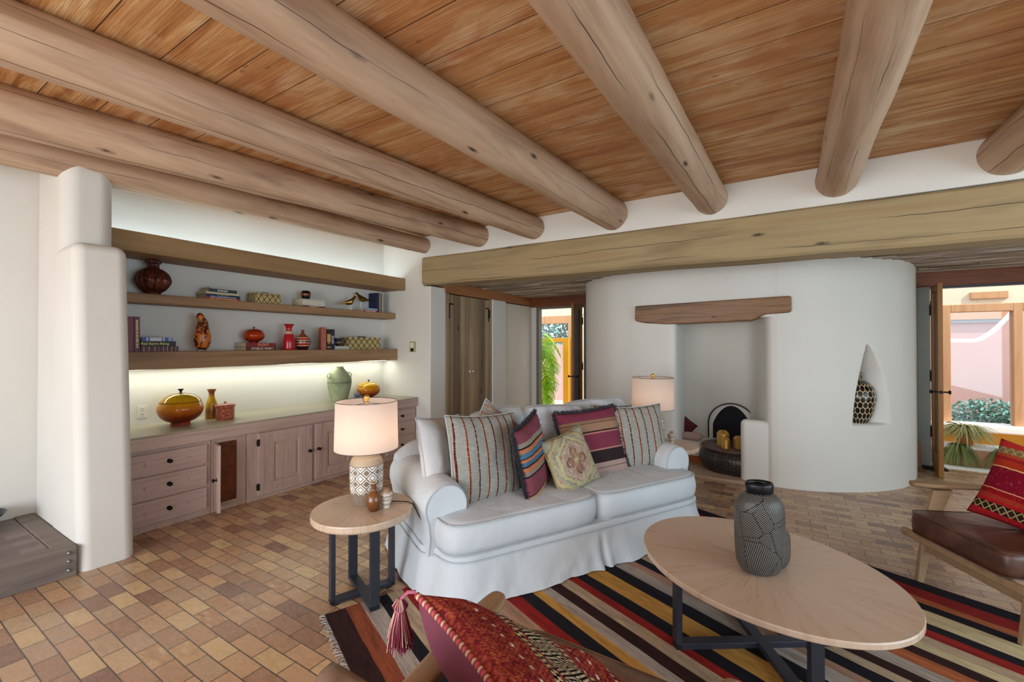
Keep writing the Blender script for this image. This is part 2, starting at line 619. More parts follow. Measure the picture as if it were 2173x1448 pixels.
# timber beam across the opening
m = MB()
N = 60
ring = []
for i in range(N + 1):
    t = i / N
    X = -4.34 + t * 8.5
    zt = 2.79 - 0.05 * min(1, t * 1.5) + 0.006 * noise.noise((X * 1.3, 0, 0))
    zb = 2.40 - 0.075 * min(1, t * 1.6) + 0.008 * noise.noise((X * 1.6, 5, 0))
    fy = 4.578 + 0.008 * noise.noise((X, 9, 0))
    b = 0.022
    ring.append([(X, fy + b, zb), (X, fy, zb + b), (X, fy - .004, (zt + zb) / 2), (X, fy, zt - b), (X, fy + b, zt), (X, 4.9, zt), (X, 4.9, zb)])
v = [p for r_ in ring for p in r_]
f = []
for i in range(N):
    for j in range(7):
        f.append((i * 7 + j, i * 7 + (j + 1) % 7, (i + 1) * 7 + (j + 1) % 7, (i + 1) * 7 + j))
f.append(tuple(range(7)))
f.append(tuple(reversed(range(N * 7, N * 7 + 7))))
m.add(v, f)
o = m.build('timber_beam', MT['beam'])
tag(o, 'long squared greenish brown timber beam spanning the opening to the fireplace nook', 'beam')


# round logs (vigas)
def viga(X0, X1, r0, r1, z, seed, label):
    root = empty('ceiling_log', (0, 0, 0), (0, 0, 0), label, 'beam', 'round ceiling logs')
    Y0 = -3.2
    m = MB()
    nl, ns = 90, 36
    v, f = [], []
    for i in range(nl + 1):
        Y = Y0 + (4.64 - Y0) * i / nl
        t = Y / 4.6
        X = X0 + (X1 - X0) * t
        r = r0 + (r1 - r0) * max(-0.3, t)
        wx = 0.010 * noise.noise((Y * 0.9, seed, 0))
        for j in range(ns):
            a = 2 * PI * j / ns
            rr = r * (1 + 0.035 * noise.noise((Y * 1.7, math.cos(a) * 1.4 + seed * 3, math.sin(a) * 1.4)) + 0.012 * noise.noise((Y * 7, math.cos(a) * 3 + seed, math.sin(a) * 3)))
            v.append((X + wx + rr * math.cos(a), Y, z + rr * math.sin(a)))
    uvs = []
    for i in range(nl):
        for j in range(ns):
            k2 = (j + 1) % ns
            f.append((i * ns + j, (i + 1) * ns + j, (i + 1) * ns + k2, i * ns + k2))
            ya, yb = i * 7.84 / nl + seed * 5, (i + 1) * 7.84 / nl + seed * 5
            uvs.append([(j / ns, ya), (j / ns, yb), ((j + 1) / ns, yb), ((j + 1) / ns, ya)])
    m.add(v, f, True, None, None)
    m.uv = {q: uvs[q] for q in range(len(uvs))}
    m.add(v[-ns:], [tuple(reversed(range(ns)))])
    m.build('log', MT['viga'], root)
    return root


VG = [(-4.71, -4.30, .15, .105, 2.955), (-4.057, -3.344, .148, .141, 2.965), (-3.02, -2.53, .15, .135, 2.955), (-1.886, -1.558, .141, .164, 2.961),
      (-.769, -.584, .150, .148, 2.961), (.352, .40, .137, .152, 2.96), (1.537, 1.408, .162, .17, 2.959)]
VL = ['ceiling log nearest the shelf wall, partly hidden behind its neighbour', 'second ceiling log out from the shelf wall, its end beside the corner of the wall',
      'third ceiling log out from the shelf wall, with a wide plank strip to its right', 'ceiling log fourth from the shelf wall, its end left of the fireplace mantel beam',
      'ceiling log ending above the fireplace mantel beam, fifth from the shelf wall', 'ceiling log with a long dark crack, ending above the right end of the mantel beam',
      'ceiling log cut by the right edge of the photo, topmost right corner']
for i, (q, lb) in enumerate(zip(VG, VL)):
    viga(q[0], q[1], q[2], q[3], q[4], i * 1.7 + 0.4, lb)

# ---------------------------------------------------------------- nook behind the beam
m = MB()
random.seed(3)
m.box((-4.6, 4.9, 2.52), (4.0, 7.6, 2.56))
for i in range(64):
    Y = 4.93 + i * 0.041
    x = -4.5
    while x < 3.2:
        L = random.uniform(1.0, 2.4)
        r = random.uniform(0.014, 0.024)
        yy = Y + random.uniform(-.01, .01)
        y2 = yy + random.uniform(-.03, .03)
        zz = 2.485 + random.uniform(-.012, .01)
        m.tube([(x, yy, zz), (x + L * .3, (yy + y2) / 2 + random.uniform(-.012, .012), zz + random.uniform(-.006, .006)), (x + L * .7, y2 + random.uniform(-.012, .012), zz), (x + L, y2, zz)], r, 6)
        x += L * 0.97
k = NM('branches', 0.6)
n = k.noise(k.map((1, 22, 22)), 1.0, 3)
k.col(k.ramp(n, [(0.3, '#4b3a2c'), (0.5, '#8f7c68'), (0.7, '#c3b9ae')]))
MT['branches'] = k.m
o = m.build('ceiling_latillas', MT['branches'])
structure(o, 'ceiling of peeled grey branches above the fireplace nook', 'ceiling')

# closet wall along the left of the nook, with wooden lintel
m = MB()
m.box((-4.42, 6.1, 0), (-4.165, 6.52, 2.32))
m.box((-4.42, 6.52, 0), (-4.2, 7.7, 2.30))
m.box((-4.5, 4.93, 0), (-4.32, 6.1, 2.32))
m.box((-4.5, 4.93, 2.3), (-4.38, 7.7, 2.6))
o = m.build('wall_closet', MT['plaster'], bevel=0.012)
structure(o, 'white plaster wall right of the plank closet doors', 'wall')
o = MB().box((-4.44, 4.90, 2.315), (-4.18, 7.62, 2.49)).build('lintel_beam', MT['orangewood'], bevel=0.01)
tag(o, 'orange brown timber lintel running above the plank closet doors', 'beam')
# closet doors
root = empty('plank_closet', (-4.2, 4.95, 0), label='tall rustic double closet of upright barn boards left of the nook', cat='closet')
m = MB()
m.box((-0.1, -0.02, 0), (0.015, 0.035, 2.31))
m.box((-0.1, 1.115, 0), (0.015, 1.165, 2.31))
m.build('door_frame', MT['barn'], root, bevel=0.003)
m = MB().box((-0.12, 0.0, 0), (-0.06, 1.15, 2.31)).build('back_panel', MT['barn'], root)
for q, (y0, y1) in enumerate([(0.04, 0.572), (0.578, 1.11)]):
    m = MB()
    yy = y0
    ws = [0.13, 0.17, 0.11, 0.122] if q == 0 else [0.14, 0.12, 0.15, 0.122]
    bi = []
    for w_ in ws:
        bi += [(len(bi) // 6 * 2 + q) % 3] * 6
        m.box((-0.045 + random.uniform(-.002, .002), yy, 0.01), (-0.012 + random.uniform(-.006, .006), yy + w_ - 0.006, 2.30))
        yy += w_
    d = m.build('door', [MT['barn'], MT['barn2'], MT['barn3']], root, bevel=0.003)
    d.data.polygons.foreach_set('material_index', bi)
    hy = y1 - 0.035 if q == 0 else y0 + 0.035
    kb = MB().lathe([(0.006, 0), (0.006, 0.018), (0.016, 0.024), (0.019, 0.034), (0.012, 0.044), (0, 0.046)], 16, TR((-0.01, hy, 1.13), (0, R(90), 0)))
    kb.build('knob', MT['whiteglaze'], d)
    hb = MB()
    y_ = y0 + 0.005 if q == 0 else y1 - 0.005
    sg = 1 if q == 0 else -1
    hb.box((-0.008, min(y_ - sg * .02, y_ + sg * .012), 2.0), (0.006, max(y_ - sg * .02, y_ + sg * .012), 2.13))
    hb.box((-0.008, min(y_ + sg * .012, y_ + sg * .032), 1.94), (-0.002, max(y_ + sg * .012, y_ + sg * .032), 2.17))
    hb.box((-0.008, min(y_ + sg * .012, y_ + sg * .11), 2.15), (-0.002, max(y_ + sg * .012, y_ + sg * .11), 2.17))
    hb.build('hinge', MT['iron'], d, bevel=0.002)

# curved fireplace wall: plan ribbon with alcove
left_arc = smoothpoly([(-2.68, 7.55), (-2.66, 6.9), (-2.58, 6.35), (-2.36, 5.93), (-2.0, 5.66), (-1.6, 5.56)], 8)
jambL = [(-1.6, 5.56), (-1.4, 5.553), (-1.2, 5.55), (-1.145, 5.555), (-1.115, 5.575), (-1.105, 5.61), (-1.10, 5.7)]
alcove = smoothpoly([(-1.10, 5.7), (-1.13, 6.0), (-1.12, 6.3), (-0.98, 6.46), (-0.6, 6.52), (-0.38, 6.46), (-0.29, 6.25), (-0.235, 5.95), (-0.18, 5.72)], 6)
HEAD = [(-1.6, 5.56), (-1.2, 5.55), (-0.6, 5.556), (-0.04, 5.567)]
jambR = [(-0.18, 5.72), (-0.155, 5.63), (-0.13, 5.585), (-0.09, 5.57), (-0.04, 5.567)]
rt = smoothpoly([(-0.04, 5.567), (0.1, 5.575), (0.3, 5.62), (0.6, 5.77), (0.9, 6.0), (1.16, 6.34), (1.32, 6.8), (1.40, 7.2), (1.42, 7.55)], 90)


def ribbon(plan, z0, z1, nz, name, label, disp=None, thick=None):
    m = MB()
    n_ = len(plan)
    vs = []
    for i, p in enumerate(plan):
        for j in range(nz + 1):
            z = z0 + (z1 - z0) * j / nz
            q = Vector((p[0], p[1], z))
            if disp:
                q = q + disp(q, i)
            vs.append(q)
    fs = [(i * (nz + 1) + j, (i + 1) * (nz + 1) + j, (i + 1) * (nz + 1) + j + 1, i * (nz + 1) + j + 1) for i in range(n_ - 1) for j in range(nz)]
    m.add(vs, fs, True)
    o = m.build(name, MT['plaster'])
    structure(o, label, 'wall')
    return o


full = [Vector(p) for p in left_arc] + [Vector(p) for p in jambL[1:]] + [Vector(p) for p in alcove[1:]] + [Vector(p) for p in jambR[1:]]
ribbon(full, -0.05, 2.53, 40, 'wall_fireplace', 'curved white plaster fireplace wall with a recessed hearth')


# vase niche pressed into the wall right of the fireplace
def niche(q, i):
    z = q.z
    if z < 0.70 or z > 1.55 or q.x > 1.2:
        return Vector((0, 0, 0))
    t = (z - 0.70) / 0.85
    xl = 0.625 + 0.13 * t ** 1.6
    xr = 0.985 - 0.20 * t ** 2.2
    if q.x < xl or q.x > xr:
        return Vector((0, 0, 0))
    u = (q.x - xl) / max(1e-3, xr - xl)
    d = 0.40 * (1 - u) ** 1.25 * min(1, (1 - t) * 3.0) ** 0.5
    d *= min(1.0, (z - 0.70) / 0.012)
    return Vector((-0.10 * d, 1.0 * d, 0))


rtd = []
for i in range(len(rt) - 1):
    a, b = Vector(rt[i]), Vector(rt[i + 1])
    rtd.append(a)
rtd.append(Vector(rt[-1]))
ribbon(rtd, -0.05, 2.53, 215, 'wall_fireplace_right', 'curved white plaster wall right of the fireplace with a pointed vase niche', niche)
# head of the alcove above the mantel
m = MB()
m.box((-1.25, 5.62, 1.86), (0.0, 6.6, 2.53))
hv = [(p[0], p[1], z) for p in [(-1.19, 5.552), (-0.9, 5.553), (-0.5, 5.558), (-0.06, 5.566)] for z in (1.86, 2.53)]
m.add(hv, [(0, 2, 3, 1), (2, 4, 5, 3), (4, 6, 7, 5)], True)
o = m.build('wall_over_hearth', MT['plaster'])
structure(o, 'white plaster above the mantel beam', 'wall')
# low wing wall
m = rounded_box((-0.41, 5.588, -0.05), (0.08, 5.72, 0.70), 0.055, 6, MT['plaster'], 'wall_wing')
structure(m, 'low rounded plaster wing wall beside the drum table', 'wall')
# hearth bench
pl = [Vector(p) for p in alcove]
m = MB()
pts = [(-1.13, 6.03)] + [(p[0], p[1]) for p in alcove if p[1] > 6.0] + [(-0.25, 6.03)]
m.prism(list(reversed(pts)), 0.12, 0.29)
o = m.build('hearth_bench', MT['plaster'], bevel=0.025, seg=3)
structure(o, 'raised plaster hearth bench inside the alcove', 'hearth')
o = MB().box((-1.12, 6.07, 0), (-0.26, 6.3, 0.125)).build('hearth_plinth', MT['terracotta'])
structure(o, 'red brick plinth under the hearth bench', 'hearth')
o = MB().prism([(-1.14, 5.5), (-0.3, 5.5), (-0.25, 6.1), (-1.14, 6.1)], 0.0, 0.02).build('hearth_step', plain('pale_brick', '#b59a86', 0.6, 0, 0.15, 9, 0.2), bevel=0.006)
structure(o, 'pale brick hearth step', 'hearth')


def arch_pts(w, h, n=20, pointy=1.0):
    out = [(-w / 2, 0)]
    for i in range(n + 1):
        a = PI - PI * i / n
        y = math.sin(a) ** pointy
        out.append((math.cos(a) * w / 2, h * 0.42 + y * h * 0.58))
    out.append((w / 2, 0))
    return out


m = MB()
A = arch_pts(0.58, 0.485)
for k_, sc in ((0, 1.0),):
    v = [(x, 0, z) for x, z in A] + [(x * 0.965, 0, z * 0.975) for x, z in A]
    v += [(p[0], 0.03, p[2]) for p in v]
    n_ = len(A)
    f = []
    for i in range(n_ - 1):
        f += [(i, i + 1, n_ + i + 1, n_ + i), (i, 2 * n_ + i, 2 * n_ + i + 1, i + 1), (n_ + i, n_ + i + 1, 3 * n_ + i + 1, 3 * n_ + i)]
    m.add(v, f)
fb = empty('fireplace_insert', (-0.575, 6.44, 0.29), (0, 0, R(-2)), 'small arched black firebox opening in the white plaster hearth', 'fireplace')
m.build('arch_rim', MT['iron'], fb)
m = MB()
B_ = [(x, z) for x, z in arch_pts(0.46, 0.45, 20, 1.7)]
v = [(x * 0.95, 0.012, z * 0.965) for x, z in A]
vi = [(x - 0.0, 0.012, z) for x, z in B_]
n_ = len(v)
m.add(v + vi, [(i, i + 1, n_ + i + 1, n_ + i) for i in range(n_ - 1)])
m.build('surround', MT['plaster'], fb)
m = MB()
vb = [(x * 0.8, 0.03, z * 0.95) for x, z in B_]
m.add(vi + vb, [(i, i + 1, n_ + i + 1, n_ + i) for i in range(n_ - 1)])
m.add(vb, [tuple(range(n_))])
m.build('firebox', MT['soot'], fb)
# mantel beam
m = MB()
pr_ = [(-1.59, 1.87), (-1.585, 2.04), (0.07, 2.075), (0.085, 2.06), (0.085, 1.91), (0.06, 1.895), (-0.15, 1.885), (-0.24, 1.845), (-0.3, 1.82), (-1.2, 1.80), (-1.45, 1.82), (-1.57, 1.845)]
m.add([(x, 5.52, z) for x, z in pr_] + [(x, 5.80, z) for x, z in pr_], [tuple(reversed(range(12))), tuple(range(12, 24))] + [(i, (i + 1) % 12, 12 + (i + 1) % 12, 12 + i) for i in range(12)])
o = m.build('mantel_beam', MT['lintel'], bevel=0.012, seg=2)
tag(o, 'short knotty brown timber mantel set into the wall over the fireplace', 'beam')

# ---------------------------------------------------------------- glazed doors at the back
o = MB().box((-4.32, 7.46, 2.28), (-2.6, 7.66, 2.50)).build('door_header_left', MT['darkwood'], bevel=0.008)
tag(o, 'dark red timber header over the narrow left patio door', 'beam')
o = MB().box((1.36, 7.42, 2.285), (4.1, 7.66, 2.50)).build('door_header_right', MT['darkwood'], bevel=0.008)
tag(o, 'dark red timber header over the right patio doorway', 'beam')
m = MB()
m.box((-4.6, 7.5, 0), (-4.09, 7.66, 2.56))
m.box((-3.06, 7.55, 0), (1.44, 7.7, 2.56))
m.box((1.36, 7.5, 0), (1.475, 7.64, 2.3))
m.box((-4.6, 7.52, 2.49), (4.0, 7.66, 2.9))
o = m.build('wall_back', MT['plaster'], bevel=0.01)
structure(o, 'white plaster wall holding the two patio doors', 'wall')
o = MB().box((1.40, 7.36, 0), (1.47, 7.5, 0.32)).build('baseboard_back', MT['framewood'], bevel=0.01)
structure(o, 'worn wooden base block beside the right patio door', 'baseboard')
o = MB().box((-4.205, 7.20, 1.13), (-4.19, 7.29, 1.25)).build('light_switch', MT['whiteglaze'], bevel=0.003)
tag(o, 'white switch plate on the wall left of the narrow patio door', 'switch')


def door_leaf(name, hinge, ang, w, h, label, hand=1):
    r_ = empty(name, hinge, (0, 0, ang))
    structure(r_, label, 'door')
    m = MB()
    t = 0.022
    s_ = 0.085
    m.box((0, -t, 0.01), (s_, t, h))
    m.box((w - s_, -t, 0.01), (w, t, h))
    m.box((s_, -t, h - s_), (w - s_, t, h))
    m.box((s_, -t, 0.01), (w - s_, t, 0.24))
    m.build('door_frame', MT['doorwood'], r_, bevel=0.004)
    MB().box((s_, -0.004, 0.24), (w - s_, 0.004, h - s_)).build('pane', MT['glass'], r_)
    m = MB()
    for sy in (-1, 1):
        m.tube([(w - 0.04, sy * t, 1.0), (w - 0.04, sy * (t + 0.045), 1.0)], 0.009, 8)
        m.lathe([(0.0, 0), (0.012, 0.003), (0.024, 0.016), (0.024, 0.024), (0.0, 0.032)], 14, TR((w - 0.04, sy * (t + 0.04), 1.0), (R(-90 * sy), 0, 0)))
    m.lathe([(0.02, -0.003), (0.02, 0.003)], 14, TR((w - 0.001, 0, 1.0), (0, R(90), 0)))
    m.build('knob', MT['iron'], r_)
    for z in (0.45, 1.15, 1.98):
        m = MB()
        m.lathe([(0.013, z - 0.06), (0.013, z + 0.06)], 12, TR((-0.005, hand * 0.02, 0)))
        m.lathe([(0.0, z + 0.06), (0.018, z + 0.068), (0.0, z + 0.085)], 12, TR((-0.005, hand * 0.02, 0)))
        m.box((0, -t - .002, z - 0.05), (0.05, t + .002, z + 0.05))
        m.build('hinge', MT['iron'], r_)
    return r_


door_leaf('door_1', (1.615, 7.46, 0), R(-96), 0.56, 2.27, 'right patio door leaf standing open, seen edge on', -1)
door_leaf('door_2', (-3.13, 7.46, 0), R(-85), 0.50, 2.27, 'narrow left patio door leaf standing open, seen nearly edge on', 1)
m = MB()
m.box((-4.09, 7.5, 0), (-4.03, 7.62, 2.28))
m.box((-3.1, 7.5, 0), (-3.06, 7.62, 2.28))
m.box((-4.03, 7.5, 2.245), (-3.1, 7.62, 2.285))
o = m.build('trim_1', plain('grey_door_trim', '#6f6d6a', 0.5), bevel=0.004)
structure(o, 'grey metal jamb of the left patio door', 'trim')
m = MB()
m.box((1.475, 7.5, 0), (1.60, 7.62, 2.285))
o = m.build('trim_2', plain('blue_jamb', '#a9b4b4', 0.6), bevel=0.004)
structure(o, 'pale jamb of the right patio door', 'trim')
o = MB().box((1.6, 7.5, 2.262), (4.0, 7.6, 2.287)).build('trim_3', MT['steel'])
structure(o, 'dark track under the right door header', 'trim')
o = MB().box((1.5, 7.34, 0), (1.72, 7.47, 0.025)).build('door_threshold', MT['iron'], bevel=0.006)
structure(o, 'black threshold strip', 'trim')

# courtyard
o = MB().box((-7, 7.52, -0.12), (9, 16, -0.02)).build('ground', MT['concrete'])
structure(o, 'pale pink courtyard paving', 'ground')
o = MB().box((1.2, 7.53, -0.1), (5, 7.8, -0.004)).build('threshold_step', MT['patiostone'])
structure(o, 'pale stone step outside the right door', 'step')
# glazed corridor wall
YW = 8.75
m = MB()
m.box((1.1, YW, 2.13), (6, YW + 0.18, 3.2))
m.box((-7, YW, 2.19), (1.1, YW + 0.18, 3.2))
m.box((-3.78, YW, -0.1), (1.9, YW + 0.18, 2.2))
o = m.build('wall_courtyard', MT['cream'])
structure(o, 'cream stucco wall above the courtyard windows', 'wall')
m = MB()
x0, x1 = 2.08, 2.705
m.box((x0 - 0.09, YW - .02, .40), (x0, YW + .12, 2.13))
m.box((x1, YW - .02, .40), (x1 + .09, YW + .12, 2.13))
m.box((x0, YW - .02, 2.02), (x1, YW + .12, 2.13))
m.box((x1 + .09, YW - .02, 2.02), (4.4, YW + .12, 2.13))
m.box((4.0, YW - .02, .4), (4.1, YW + .12, 2.02))
w1 = empty('window_1', (0, 0, 0))
structure(w1, 'wood framed courtyard window looking onto a pink adobe wall', 'window')
m.build('window_frame', MT['framewood'], w1, bevel=0.006)
MB().box((x0, YW + .04, .4), (4.4, YW + .05, 2.05)).build('pane', MT['glass'], w1)
o = MB().box((1.7, YW - .16, .33), (4.6, YW + .2, .43)).build('window_sill', MT['whitecap'], bevel=0.02)
structure(o, 'white window ledge', 'sill')
o = MB().box((1.7, YW - .02, -.1), (4.6, YW + .16, .34)).build('wall_courtyard_low', MT['adobe_ochre'])
structure(o, 'ochre stucco wall under the courtyard window', 'wall')
m = MB()
m.box((2.28, YW - .03, 2.20), (2.66, YW, 2.30))
o = m.build('wall_vent', MT['framewood'], bevel=0.006)
tag(o, 'small oblong wooden vent block in the cream wall above the right window', 'vent')
# planter with grass
m = MB()
m.prism([(1.5, 7.95), (1.95, 7.92), (2.5, 7.86), (3.6, 7.72), (3.6, 8.15), (1.5, 8.2)], -.1, .20)
pln = empty('planter', (0, 0, 0), label='long tan stucco planter bed with white coping under the courtyard window', cat='planter')
m.build('planter_body', MT['adobe_tan'], pln, bevel=0.02)
MB().prism([(1.5, 7.93), (1.95, 7.90), (2.5, 7.84), (3.6, 7.70), (3.6, 8.15), (1.5, 8.2)], .20, .235).build('coping', MT['whitecap'], pln, bevel=0.012)


def blades(name, loc, n, L, spread, mat, label, w=0.008, droop=0.6, pot=None, cat='plant'):
    r_ = empty(name, loc, label=label, cat=cat)
    m = MB()
    for i in range(n):
        a = random.uniform(0, 2 * PI)
        ln_ = L * random.uniform(.6, 1.1)
        up = random.uniform(.3, 1.0)
        pts = []
        for q in range(7):
            t = q / 6
            rr = ln_ * spread * t * (1.0 + .4 * t)
            zz = ln_ * (up * t - droop * t * t * 1.1)
            pts.append(Vector((math.cos(a) * rr, math.sin(a) * rr, zz)))
        side = Vector((-math.sin(a), math.cos(a), 0))
        vs, fs = [], []
        for q, p in enumerate(pts):
            ww = w * (1 - (q / 6) ** 2) + .0008
            vs += [p - side * ww, p + Vector((0, 0, -ww * .4)), p + side * ww]
        for q in range(6):
            b = q * 3
            fs += [(b, b + 1, b + 4, b + 3), (b + 1, b + 2, b + 5, b + 4)]
        m.add(vs, fs, True)
    m.build('leaves', mat, r_)
    return r_


MT['grassy'] = plain('grass_blade', '#7d8c4a', 0.6, 0, 0.5, 9, 0)
MT['palegrass'] = plain('pale_grass_blade', '#a9a465', 0.6, 0, 0.4, 9, 0)
MT['blueleaf'] = plain('blue_green_leaf', '#6a9a90', 0.6, 0, 0.35, 7, 0)
k = NM('monstera_leaf', 0.4)
n = k.noise(k.tc(), 7, 3)
k.col(k.ramp(n, [(0.3, '#4f8a14'), (0.55, '#8fbe26'), (0.75, '#c8dc3c')]))
k.b.inputs['Subsurface Weight'].default_value = 0.0
t_ = k.n.new('ShaderNodeBsdfTranslucent')
t_.inputs[0].default_value = lin('#b8dc30')
ms = k.n.new('ShaderNodeMixShader')
ms.inputs[0].default_value = 0.4
k.l.new(k.b.outputs[0], ms.inputs[1])
k.l.new(t_.outputs[0], ms.inputs[2])
k.l.new(ms.outputs[0], k.out.inputs[0])
MT['monstera'] = k.m
pp = blades('potted_grass', (2.04, 8.03, .44), 260, .34, .75, MT['palegrass'], 'spiky yellow green plant in an ochre pot on the planter coping', .009, .95)
MB().lathe([(0.07, -.205), (0.11, -.03), (0.12, -.02), (0.12, 0.02), (0.1, 0.02)], 20).build('pot', MT['terracotta'], pp)
blades('grass_tuft', (1.96, 7.93, .22), 260, .30, .6, MT['grassy'], 'green grass tuft hanging over the left end of the planter', .006, 1.5)
blades('grass_tuft', (2.32, 7.87, .21), 130, .26, .6, MT['grassy'], 'thin grass tuft hanging over the middle of the planter', .005, 1.5)
# pink adobe wall beyond the windows with a white swooping cap
m = MB()
cap = []
for i in range(40):
    t = i / 39
    X = 2.2 + 4.5 * t
    zc = 1.60 if X < 3.0 else 1.60 + 1.55 * (X - 3.0) ** 1.6
    cap.append((X, min(3.4, zc)))
YA = 11.2
v = [(x, YA, -.1) for x, z in cap] + [(x, YA, z) for x, z in cap]
v += [(p[0], YA + .35, p[2]) for p in v]
f = []
for i in range(39):
    f += [(i, i + 1, 40 + i + 1, 40 + i), (40 + i, 40 + i + 1, 120 + i + 1, 120 + i)]
m.add(v, f)
m.box((-7, YA, -.1), (2.2, YA + .35, 1.55))
m.box((-2, YA + 2.6, -.1), (9, YA + 2.9, 3.8))
o = m.build('wall_garden', MT['adobe_pink'])
structure(o, 'pink adobe garden wall seen through the courtyard window', 'wall')
m = MB()
m.tube([(x, YA + .1, z) for x, z in cap], .06, 10)
o = m.build('wall_garden_cap', MT['whitecap'])
structure(o, 'white rounded coping sweeping up on the pink garden wall', 'wall')
m = MB()
m.box((3.0, YA + 2.54, 2.05), (4.5, YA + 2.6, 2.75))
w2 = empty('window_2', (0, 0, 0))
structure(w2, 'framed opening in the far pink wall', 'window')
m.build('window_frame', plain('bluegrey_frame', '#9aa0b0', 0.6), w2)
MB().box((3.12, YA + 2.5, 2.12), (4.38, YA + 2.56, 2.65)).build('pane', MT['adobe_tan'], w2)


def shrub(loc, rx, rz, n, mat, label, s_=.05):
    m = MB()
    for i in range(n):
        while True:
            p = Vector([random.uniform(-1, 1) for _ in range(3)])
            if p.length < 1:
                break
        p = Vector((p.x * rx, p.y * .4, abs(p.z) * rz))
        q = Matrix.Rotation(random.uniform(0, 6.3), 4, 'Z') @ Matrix.Rotation(random.uniform(-1, 1), 4, 'X')
        M_ = Matrix.Translation(p) @ q
        m.add([(0, -s_, 0), (s_ * .45, 0, .01), (0, s_, 0), (-s_ * .45, 0, .01)], [(0, 1, 2, 3)], False, M_)
    o = m.build('shrub', mat)
    o.location = loc
    return tag(o, label, 'shrub')


shrub((2.9, 10.4, -.1), .75, .75, 2600, MT['blueleaf'], 'low blue green shrub in front of the pink wall, left of its taller twin')
shrub((4.0, 10.3, -.1), .8, 1.15, 3200, MT['blueleaf'], 'taller blue green shrub at the right of the pink wall')
shrub((-6.6, 14.5, 1.2), 2.4, 2.2, 3000, MT['blueleaf'], 'distant blue green tree tops seen above the amber frame', .12)
# window, amber door and big-leaved plant outside the left door
w3 = empty('window_3', (0, 0, 0))
structure(w3, 'pale wood framed courtyard window behind the large leaves', 'window')
m = MB()
m.box((-5.2, YW - .02, 2.02), (-3.78, YW + .1, 2.19))
m.box((-3.98, YW - .02, .1), (-3.78, YW + .1, 2.02))
m.box((-5.2, YW - .02, .02), (-3.78, YW + .1, .14))
m.build('window_frame', MT['framewood'], w3, bevel=0.005)
MB().box((-5.2, YW + .04, .1), (-3.98, YW + .05, 2.02)).build('pane', MT['glass'], w3)
amb = plain('amber_frame_paint', '#c98a12', 0.5, 0, 0.08, 3, 0.05)
m = MB()
m.box((-5.5, YW - .14, 1.60), (-3.91, YW - .06, 1.70))
m.box((-4.04, YW - .14, -.02), (-3.91, YW - .06, 1.60))
o = m.build('amber_door_frame', amb, bevel=0.005)
tag(o, 'amber yellow timber frame behind the large green leaves', 'frame')


def frond(L, Wd, lobes, curl):
    """deeply cut leaf along +x, hanging tip"""
    m = MB()
    mid = [Vector((L * t, 0, -curl * t * t)) for t in [i / 20 for i in range(21)]]
    vs, fs = [], []
    for i, p in enumerate(mid):
        w_ = .012
        vs += [p + Vector((0, -w_, 0)), p + Vector((0, w_, 0))]
    for i in range(20):
        fs.append((2 * i, 2 * i + 1, 2 * i + 3, 2 * i + 2))
    m.add(vs, fs, True)
    for s_ in (-1, 1):
        for i in range(lobes):
            t = .04 + .92 * i / (lobes - 1)
            b = mid[int(t * 20)]
            ln_ = Wd * math.sin(PI * (0.14 + .8 * t)) ** .7 * random.uniform(.85, 1.1)
            a = R(74 - 50 * t)
            d = Vector((math.cos(a), s_ * math.sin(a), -.12))
            nx = Vector((-d.y * s_, d.x * s_, 0)) * (L / lobes * .50)
            pts, vv_ = [], []
            for q in range(6):
                u = q / 5
                c_ = b + d * ln_ * u + Vector((0.06 * u * u * L, 0, -.22 * ln_ * u * u))
                hw = nx * (1 - .25 * u if q < 4 else (.55 if q == 4 else .05))
                vv_ += [c_ - hw, c_ + hw]
            m.add(vv_, [(2 * q, 2 * q + 1, 2 * q + 3, 2 * q + 2) for q in range(5)], True)
    return m


lp = empty('large_leaved_plant', (-4.36, 8.15, 0), label='tall bright green plant with deeply cut leaves outside the left patio door', cat='plant')
m = MB()
random.seed(11)
leafspec = [(1.78, 0, 38, .52), (1.68, -55, 30, .52), (1.6, 50, 60, .45), (1.45, -20, 42, .50), (1.34, -80, 35, .5), (1.2, 20, 55, .45), (1.1, -40, 45, .50), (.95, 10, 52, .42), (.8, -25, 50, .42), (.66, -60, 50, .42), (.5, 0, 50, .32)]
for (z, az, pitch, L) in leafspec:
    a = R(az)
    st = [(0, 0, max(.1, z - .5)), (math.cos(a) * .08, math.sin(a) * .08, z - .1), (math.cos(a) * .16, math.sin(a) * .16, z)]
    m.tube(st, .008, 6)
m.tube([(0, 0, 0), (.02, 0, .6), (0, .02, 1.3)], [.03, .025, .015], 8)
m.build('stem', MT['grassy'], lp)
for (z, az, pitch, L) in leafspec:
    fm = frond(L, .30, 12, .16)
    ob = fm.build('leaf', MT['monstera'], lp)
    a = R(az)
    ob.location = (math.cos(a) * .16, math.sin(a) * .16, z)
    ob.rotation_euler = (random.uniform(-.3, .3), R(pitch), a)

# ---------------------------------------------------------------- wall shelves


